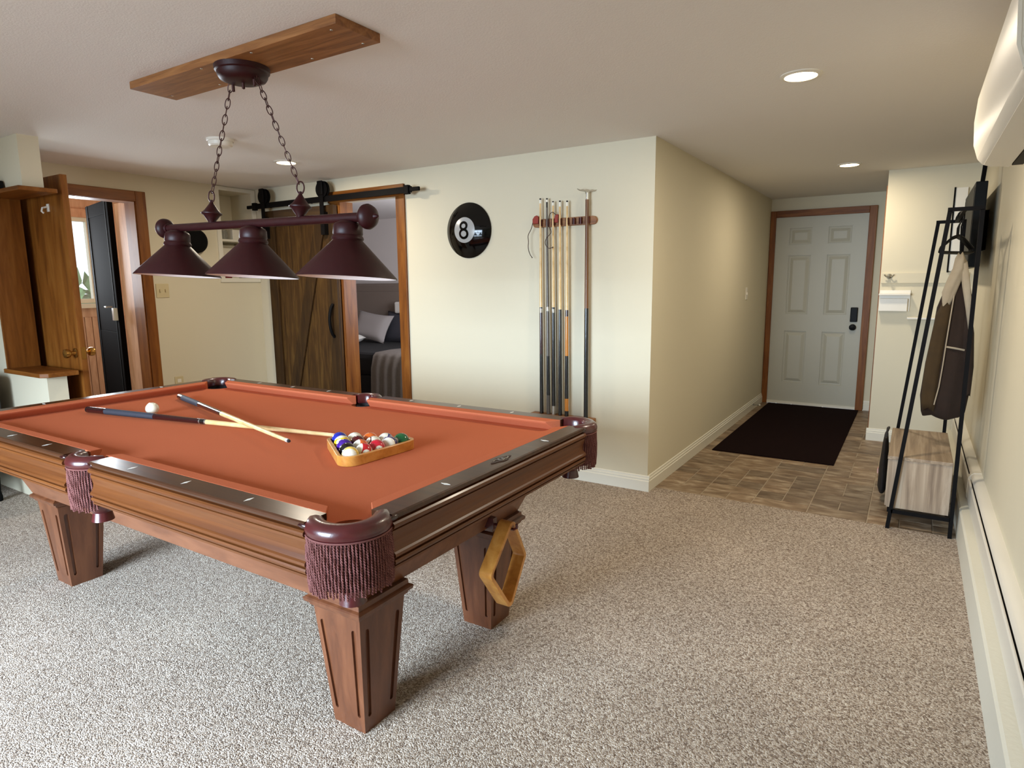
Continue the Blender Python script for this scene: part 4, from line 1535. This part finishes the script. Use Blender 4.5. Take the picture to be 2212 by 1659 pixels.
for s, x in zip((-1, 1), HX):
    tilt(MB().lathe(hang, 24, Matrix.Translation((x, 0, 0)), caps=False)).build('hanger_spindle', 'lamp_red', pl0, smooth=40)
    top = Vector((0.002 + s * 0.062, 0, 2.118 - 1.56))
    bot = LM @ Vector((x, 0, 0.118))
    ringp = [bot + Vector((0.020 * cos(2 * pi * i / 20), 0, 0.022 * sin(2 * pi * i / 20))) for i in range(20)]
    MB().tube(ringp, 0.0030, 6, closed=True).build('ring', 'chain_brown', pl0, smooth=60)
    b0 = bot + (top - bot).normalized() * 0.018
    n = 15
    d = (top - b0) / n
    quat = d.to_track_quat('Z', 'Y')
    for i in range(n):
        if lme is None:
            hl = 0.0205
            path = []
            for k in range(20):
                a = 2 * pi * k / 20
                path.append((0.0088 * cos(a), 0, hl * sin(a)))
            o = MB().tube(path, 0.0019, 5, closed=True).build('chain_link', 'chain_brown', pl0, smooth=60)
            lme = o.data
        else:
            o = link('chain_link', lme, pl0)
        o.location = b0 + d * (i + 0.5)
        o.rotation_mode = 'QUATERNION'
        o.rotation_quaternion = quat @ Quaternion((0, 0, 1), radians(30 + 84 * (i % 2) + 3 * i))
can = MB().lathe([(0.0, 0.518), (0.062, 0.520), (0.082, 0.528), (0.090, 0.540), (0.092, 0.552), (0.098, 0.556), (0.100, 0.573)], 40, caps=False)
can.build('canopy', 'lamp_red', pl0, smooth=35)
for x in (-0.062, 0.0, 0.066):
    MB().lathe([(0.0, 0.495), (0.006, 0.498), (0.006, 0.520), (0, 0.522)], 10, Matrix.Translation((x, 0, 0)), caps=False).build('canopy_stud', 'chain_brown', pl0, smooth=40)

# ------------------------------------------------------------------ downlights, detector
DL_W = 20
for k, (x, y, lab) in enumerate(((-0.473, 3.015, 'lit recessed downlight in the ceiling before the hallway'), (-0.488, 5.46, 'lit recessed downlight in the hallway ceiling'), (-3.76, 3.043, 'lit recessed downlight near the barn door'))):
    dl = thing('downlight', lab, 'downlight', (x, y, CE), group='recessed ceiling lights')
    MB().lathe([(0.062, -0.001), (0.082, 0.0), (0.082, -0.004), (0.064, -0.008), (0.062, -0.001)], 36, caps=False).build('trim_ring', 'white_plastic', dl, smooth=40)
    MB().lathe([(0.0, -0.010), (0.045, -0.009), (0.063, -0.004)], 36, caps=False).build('lens', 'glow', dl, smooth=60)
    l = bpy.data.lights.new('downlight_lamp', 'AREA')
    l.shape = 'DISK'
    l.size = 0.13
    l.energy = DL_W * (1.0, 0.6, 0.9)[k]
    l.color = (1.0, 0.88, 0.70)
    lo = bpy.data.objects.new('downlight_lamp', l)
    COL.objects.link(lo)
    lo.parent = dl
    lo.location = (0, 0, -0.014)
sd = thing('smoke_detector', 'round white smoke detector on the ceiling', 'smoke detector', (-3.493, 2.37, CE))
MB().lathe([(0.075, 0), (0.075, -0.012), (0.070, -0.016)], 36, caps=False).build('base', 'white_plastic', sd, smooth=30)
MB().lathe([(0.068, -0.014), (0.066, -0.034), (0.058, -0.042), (0.0, -0.044)], 36, caps=False).build('cover', 'white_plastic', sd, smooth=30)

# ------------------------------------------------------------------ right side: heater, air conditioner, electric panel
struct(MB().prism([(XR, 0), (0.271, 0), (0.274, 0.142), (0.282, 0.150), (XR, 0.152)], 'y', -2.38, 5.94).build('trim_8', 'footing_paint'), 'white painted concrete footing under the heater')
ht = thing('baseboard_heater', 'long white baseboard heater along the cream wall', 'heater', (0, 0, 0.152))
for y0, y1 in ((-1.2, 4.1), (4.1, 5.90)):
    MB().prism([(0.318, 0.0), (0.314, 0.006), (0.314, 0.100), (0.318, 0.106), (0.322, 0.106), (0.322, 0.0)], 'y', y0 + 0.001, y1 - 0.001).build('front_panel', 'heater_white', ht)
    MB().prism([(0.330, 0.112), (0.324, 0.118), (0.326, 0.128), (0.336, 0.138), (XR, 0.142), (XR, 0.13), (0.34, 0.126), (0.334, 0.112)], 'y', y0 + 0.001, y1 - 0.001).build('top_cover', 'heater_white', ht, smooth=40)
bx(0.332, XR, -1.2, 5.90, 0.0, 0.11).build('fin_core', 'dark_slot', ht)
for y in (4.1, 5.90):
    MB().prism([(0.312, 0.0), (0.312, 0.110), (0.322, 0.130), (0.336, 0.141), (XR, 0.144), (XR, 0.0)], 'y', y - 0.02, y + 0.02).build('joint_cover', 'heater_white', ht)

ac = thing('air_conditioner', 'white wall air conditioner high on the cream wall', 'air conditioner', (0, 2.475, 0))
acp = [(XR, 1.715), (0.30, 1.705), (0.19, 1.712), (0.165, 1.722), (0.150, 1.740), (0.136, 1.79), (0.131, 1.87), (0.136, 1.95), (0.155, 2.005), (0.20, 2.03), (XR, 2.035)]
MB().prism(acp, 'y', -0.755, 0.425).build('body', 'white_plastic', ac, smooth=40, bevel=0.006)
MB().prism([(0.1495, 1.742), (0.1345, 1.79), (0.1295, 1.87), (0.1345, 1.95), (0.150, 1.99), (0.157, 1.986), (0.142, 1.95), (0.137, 1.87), (0.142, 1.79), (0.154, 1.746)], 'y', -0.757, 0.426).build('front_cover', 'white_plastic', ac, smooth=40)
bx(0.245, 0.275, -0.71, 0.36, 1.703, 1.712).build('air_slot', 'dark_slot', ac)
MB().prism([(0.168, 1.716), (0.240, 1.702), (0.241, 1.706), (0.170, 1.722)], 'y', -0.72, 0.39).build('louver', 'white_plastic', ac)

ep = thing('wall_screen', 'flat black screen on a wall bracket behind the clothes rack', 'screen', (XR, 5.2, 1.39))
bx(-0.118, -0.058, -0.42, 0.55, 0.0, 0.50).build('body', 'panel_grey', ep, bevel=0.004)
bx(-0.120, -0.118, -0.39, 0.52, 0.03, 0.47).build('screen_glass', 'panel_grey', ep)
bx(-0.071, 0, 0.15, 0.35, 0.12, 0.38).build('bracket', 'matte_black', ep)
bx(-0.1195, -0.1145, -0.25, -0.16, 0.38, 0.46).build('label_tag', 'sticker', ep)
MB().tube([(-0.085, -0.38, 0.49), (-0.08, -0.38, 0.58), (-0.07, -0.38, CE - 1.39 - 0.002)], 0.012, 10).build('cable', 'matte_black', ep, smooth=60)
wp = thing('white_panel', 'tall white panel with black edge in the corner behind the clothes rack', 'panel', (0.22, 5.94, 1.39))
bx(-0.025, 0.05, -0.03, 0, -0.01, 0.60).build('board', 'white_plastic', wp)
bx(-0.035, -0.025, -0.034, 0, -0.02, 0.605).build('edge', 'matte_black', wp)

# coat rail, letter box and little shelf on the return wall
cr_ = thing('coat_rail', 'white wooden coat rail with a small metal hook', 'coat rail', (0, 5.94, 1.33))
bx(-0.243, 0.33, -0.016, 0, -0.04, 0.04).build('board', 'wall_paint', cr_, bevel=0.002)
hk = MB().tube([(-0.19, -0.018, 0.012), (-0.19, -0.03, 0.0), (-0.19, -0.05, 0.0), (-0.19, -0.058, 0.02), (-0.19, -0.055, 0.03)], 0.006, 6)
hk.lathe([(0.020, 0), (0.020, 0.006), (0.010, 0.010)], 12, Matrix.Translation((-0.19, -0.016, 0.015)) @ Matrix.Rotation(radians(90), 4, 'X'))
for s in (-1, 1):
    hk.tube([(-0.19, -0.024, 0.015), (-0.19 + s * 0.02, -0.04, 0.012), (-0.19 + s * 0.034, -0.044, 0.028)], 0.005, 6)
hk.build('hook', 'nickel', cr_, smooth=60)
lb = thing('letter_box', 'white letter holder mounted at the wall edge below the coat rail', 'letter holder', (-0.145, 5.94, 1.07))
bx(-0.10, 0.095, -0.045, 0, 0, 0.10).build('pocket', 'white_plastic', lb, bevel=0.003)
bx(-0.10, 0.11, -0.012, 0, 0.0, 0.165).build('back', 'white_plastic', lb)
bx(-0.105, 0.11, -0.075, 0, 0.125, 0.140).build('lid', 'white_plastic', lb, bevel=0.003)
ws = thing('wall_shelf', 'narrow white wall shelf beside the clothes rack', 'shelf', (0.1, 5.94, 1.02))
bx(-0.145, 0.22, -0.13, 0, -0.006, 0.008).build('board', 'white_plastic', ws, bevel=0.002)
MB().prism([(0, -0.006), (-0.10, -0.006), (0, -0.09)], 'x', 0.05, 0.065).build('bracket', 'white_plastic', ws)

# ------------------------------------------------------------------ clothes rack
ck = thing('clothes_rack', 'black metal clothes rack with a grey oak storage bench', 'clothes rack', (0, 0, 0))
hw_ = 0.009


def sqtube(p, q_, wx, name, parent, wy=hw_):
    p, q_ = Vector(p), Vector(q_)
    horizontal = abs(q_.z - p.z) < 1e-4
    if horizontal:
        ringf = lambda c: [(c.x, c.y - wy, c.z - wx), (c.x, c.y + wy, c.z - wx), (c.x, c.y + wy, c.z + wx), (c.x, c.y - wy, c.z + wx)]
        if abs(q_.x - p.x) < 1e-4:
            ringf = lambda c: [(c.x - wy, c.y, c.z - wx), (c.x + wy, c.y, c.z - wx), (c.x + wy, c.y, c.z + wx), (c.x - wy, c.y, c.z + wx)]
    else:
        ringf = lambda c: [(c.x - wx, c.y - wy, c.z), (c.x + wx, c.y - wy, c.z), (c.x + wx, c.y + wy, c.z), (c.x - wx, c.y + wy, c.z)]
    return MB().loft([ringf(p), ringf(q_)]).build(name, 'black_metal', parent)


for y, k in ((3.82, 0.0), (4.615, -0.03)):
    sqtube((-0.036 + k, y, 0), (0.110 + k, y, 1.645), 0.0095, 'front_leg', ck)
    sqtube((0.242 + k, y, 0), (0.238 + k, y, 1.645), 0.0090, 'back_leg', ck)
    sqtube((0.1005 + k, y, 1.652), (0.247 + k, y, 1.652), 0.009, 'top_bar', ck)
    sqtube((-0.025 + k, y, 0.098), (0.235 + k, y, 0.098), 0.010, 'lower_bar', ck)
sqtube((0.17, 3.82, 1.652), (0.17, 4.615, 1.652), 0.008, 'hanging_rod', ck, 0.008)
sqtube((-0.035, 3.82, 0.098), (-0.035, 4.615, 0.098), 0.009, 'lower_bar', ck, 0.009)
sqtube((0.225, 3.82, 0.098), (0.225, 4.615, 0.098), 0.009, 'lower_bar', ck, 0.009)
bb = bx(-0.050, 0.228, 3.842, 4.593, 0.11, 0.375).build('bench_box', 'oak_grey_v', ck)
bx(-0.060, 0.228, 3.836, 4.599, 0.375, 0.393).build('bench_top', 'oak_grey', ck, bevel=0.002)
bx(-0.058, -0.050, 3.85, 4.21, 0.115, 0.37).build('bench_door', 'oak_grey_v', ck)
bx(-0.058, -0.050, 4.218, 4.585, 0.115, 0.37).build('bench_door', 'oak_grey_v', ck)

# wire hangers on the rod
hme = None
for i in range(6):
    y = 4.24 + i * 0.042
    hgp = [(0.0, 0, -0.012), (0.012, 0, -0.002), (0.012, 0, 0.014), (0.0, 0, 0.020)]
    if hme is None:
        mb = MB()
        mb.tube([(-0.0240, 0, -0.012), (-0.0240, 0, 0.002), (-0.0205, 0, 0.0098), (-0.013, 0, 0.0113), (0.013, 0, 0.0113), (0.0205, 0, 0.0098), (0.0240, 0, 0.002), (0.0235, 0, -0.016), (0.010, 0, -0.034), (0, 0, -0.05), (0, 0, -0.10)], 0.0033, 6)
        mb.tube([(0, 0, -0.10), (-0.05, 0, -0.112), (-0.15, 0, -0.165), (-0.156, 0, -0.185), (-0.14, 0, -0.19), (0.14, 0, -0.19), (0.156, 0, -0.185), (0.15, 0, -0.165), (0.05, 0, -0.112), (0, 0, -0.10)], 0.006, 6)
        o = mb.build('clothes_hanger', 'black_plastic', None, smooth=60)
        hme = o.data
    else:
        o = link('clothes_hanger', hme)
    o.location = (0.17, y, 1.652)
    o.rotation_euler = (0, 0, radians(60 + random.uniform(-1, 1)))
    tag(o, 'empty black hanger hooked on the clothes rack rod', 'hanger', 'empty hangers on the clothes rack')

# jacket: one lofted body with soft folds, hood lining and sleeve
jk = thing('jacket', 'olive brown jacket with pale hood lining hanging on the clothes rack', 'jacket', (0.17, 4.13, 0))


def garment(rows, n, folds, amp, name, mat, seed):
    rnd = random.Random(seed)
    ph = [rnd.uniform(0, 6.28) for _ in range(4)]
    rings = []
    for (z, cx, cy, rx, ry) in rows:
        z = 0.575 + (z - 0.47) * 0.887
        cx, rx = cx * 0.86 + 0.012, rx * 0.86
        ring = []
        for j in range(n):
            a = 2 * pi * j / n
            f_ = 1 + amp * (sin(folds * a + ph[0] + z * 3) * 0.6 + sin((folds * 2 + 1) * a + ph[1] - z * 5) * 0.4)
            ring.append((cx + rx * f_ * cos(a), cy + ry * f_ * sin(a), z + 0.010 * sin(3 * a + ph[2])))
        rings.append(ring)
    return MB().loft(rings).build(name, mat, jk, smooth=80)


garment([(0.47, -0.015, 0.02, 0.100, 0.055), (0.50, -0.012, 0.0, 0.112, 0.062), (0.60, -0.012, 0.0, 0.122, 0.068), (0.80, -0.006, 0.0, 0.116, 0.066), (1.00, 0.0, 0.0, 0.104, 0.060),
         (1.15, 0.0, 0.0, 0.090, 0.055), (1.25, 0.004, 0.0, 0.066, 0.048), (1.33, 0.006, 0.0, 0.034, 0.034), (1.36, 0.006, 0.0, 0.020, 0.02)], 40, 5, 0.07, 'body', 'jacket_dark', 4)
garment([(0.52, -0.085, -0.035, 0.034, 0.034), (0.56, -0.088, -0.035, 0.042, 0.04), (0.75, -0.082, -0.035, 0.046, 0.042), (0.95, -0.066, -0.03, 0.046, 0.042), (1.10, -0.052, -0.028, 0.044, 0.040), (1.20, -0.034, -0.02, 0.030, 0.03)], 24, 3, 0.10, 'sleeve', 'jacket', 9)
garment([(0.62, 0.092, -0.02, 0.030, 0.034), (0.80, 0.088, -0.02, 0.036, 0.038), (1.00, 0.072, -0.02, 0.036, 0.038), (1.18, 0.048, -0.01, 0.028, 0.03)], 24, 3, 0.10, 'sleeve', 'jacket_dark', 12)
garment([(1.16, -0.052, -0.052, 0.020, 0.012), (1.22, -0.044, -0.052, 0.034, 0.016), (1.30, -0.022, -0.046, 0.034, 0.022), (1.36, 0.0, -0.03, 0.034, 0.03), (1.42, 0.004, -0.01, 0.030, 0.034), (1.455, 0.004, 0.0, 0.014, 0.016)], 24, 3, 0.10, 'hood_lining', 'jacket_lining', 5)
garment([(1.02, 0.080, -0.062, 0.007, 0.006), (1.15, 0.064, -0.062, 0.016, 0.010), (1.28, 0.040, -0.055, 0.020, 0.014), (1.40, 0.020, -0.03, 0.018, 0.016)], 16, 2, 0.06, 'collar_facing', 'jacket_lining', 6)
zp = [(0.000, -0.062, 1.235), (-0.006, -0.070, 1.14), (-0.014, -0.076, 1.0), (-0.020, -0.078, 0.87), (-0.028, -0.078, 0.75), (-0.042, -0.074, 0.65)]
MB().tube(zp, 0.0032, 6).build('zipper', 'jacket_lining', jk)
MB().tube([(-0.012, -0.077, 0.965), (0.03, -0.072, 0.958), (0.068, -0.060, 0.950)], 0.0055, 6).build('pocket_stripe', 'jacket_lining', jk)
MB().tube([(0.012, 0, 1.42), (0.004, 0, 1.59), (0.013, 0, 1.630), (0.0130, 0, 1.656), (0.007, 0, 1.6636), (-0.007, 0, 1.6636), (-0.0130, 0, 1.656), (-0.0130, 0, 1.640)], 0.004, 6).build('hanger_hook', 'black_plastic', jk)

# black bag standing against the bench
bg_ = thing('tote_bag', 'black bag hanging beside the storage bench', 'bag', (-0.085, 4.34, 0))
rows = []
for z, w_, d_ in ((0.06, 0.10, 0.018), (0.09, 0.14, 0.026), (0.22, 0.15, 0.024), (0.34, 0.13, 0.016), (0.40, 0.11, 0.010)):
    rows.append([(d_ * cos(2 * pi * j / 20), w_ * sin(2 * pi * j / 20), z) for j in range(20)])
MB().loft(rows).build('body', 'bag_black', bg_, smooth=60)
MB().tube([(0, -0.06, 0.39), (0.004, -0.05, 0.43), (0.01, 0, 0.445), (0.004, 0.05, 0.43), (0, 0.06, 0.39)], 0.007, 6).build('strap', 'bag_black', bg_, smooth=60)
bx(-0.031, -0.026, -0.06, -0.02, 0.17, 0.20).build('tag', 'pink_tag', bg_)

# spring door stop on the hallway baseboard
ds = thing('door_stop', 'little white spring door stop on the hallway baseboard', 'door stop', (XH + 0.0142, 6.78, 0.055))
MB().tube([(0.002 + 0.06 * i / 60, 0.006 * cos(i * 1.05), 0.006 * sin(i * 1.05)) for i in range(61)], 0.0016, 5).build('spring', 'silver', ds, smooth=60)
MB().lathe([(0.008, 0.060), (0.009, 0.064), (0.008, 0.074), (0, 0.076)], 10, Matrix.Rotation(radians(90), 4, 'Y')).build('bumper', 'white_plastic', ds, smooth=50)
MB().lathe([(0.010, 0.0), (0.010, 0.004), (0.006, 0.006)], 10, Matrix.Rotation(radians(90), 4, 'Y')).build('base', 'silver', ds, smooth=50)

# doormat
dm_ = thing('doormat', 'large dark ribbed entrance mat', 'mat', (-0.838, 6.1, 0))
bx(-0.432, 0.432, -1.145, 1.13, 0.0005, 0.009).build('mat', 'mat_black', dm_, bevel=0.003)

# ------------------------------------------------------------------ sitting end at the frame edge
ch = thing('armchair', 'dark grey armchair on black feet beside the stub wall', 'armchair', (-5.12, 1.16, 0))
bx(-0.40, 0.40, -0.36, 0.36, 0.14, 0.30).build('base', 'upholstery', ch, bevel=0.03)
bx(-0.30, 0.30, -0.38, 0.24, 0.30, 0.44).build('seat_cushion', 'upholstery', ch, bevel=0.04)
bx(-0.40, 0.40, 0.22, 0.42, 0.25, 0.80).build('backrest', 'upholstery', ch, bevel=0.05)
for s in (-1, 1):
    bx(s * 0.36 - 0.07, s * 0.36 + 0.07, -0.36, 0.30, 0.25, 0.56).build('armrest', 'upholstery', ch, bevel=0.04)
    for y in (-0.30, 0.34):
        MB().lathe([(0.016, 0), (0.022, 0.004), (0.024, 0.03), (0.018, 0.06), (0.022, 0.15)], 12, Matrix.Translation((s * 0.36, y, 0))).build('foot', 'matte_black', ch, smooth=40)
tag(bx(-0.12, 0.12, -0.033, 0.033, 0, 0.05).build('speaker_bar', 'black_plastic', None, bevel=0.006, loc=(-4.61, 1.575 + 0.037, 1.8775)), 'small black speaker on the upper pine shelf of the stub wall', 'speaker')
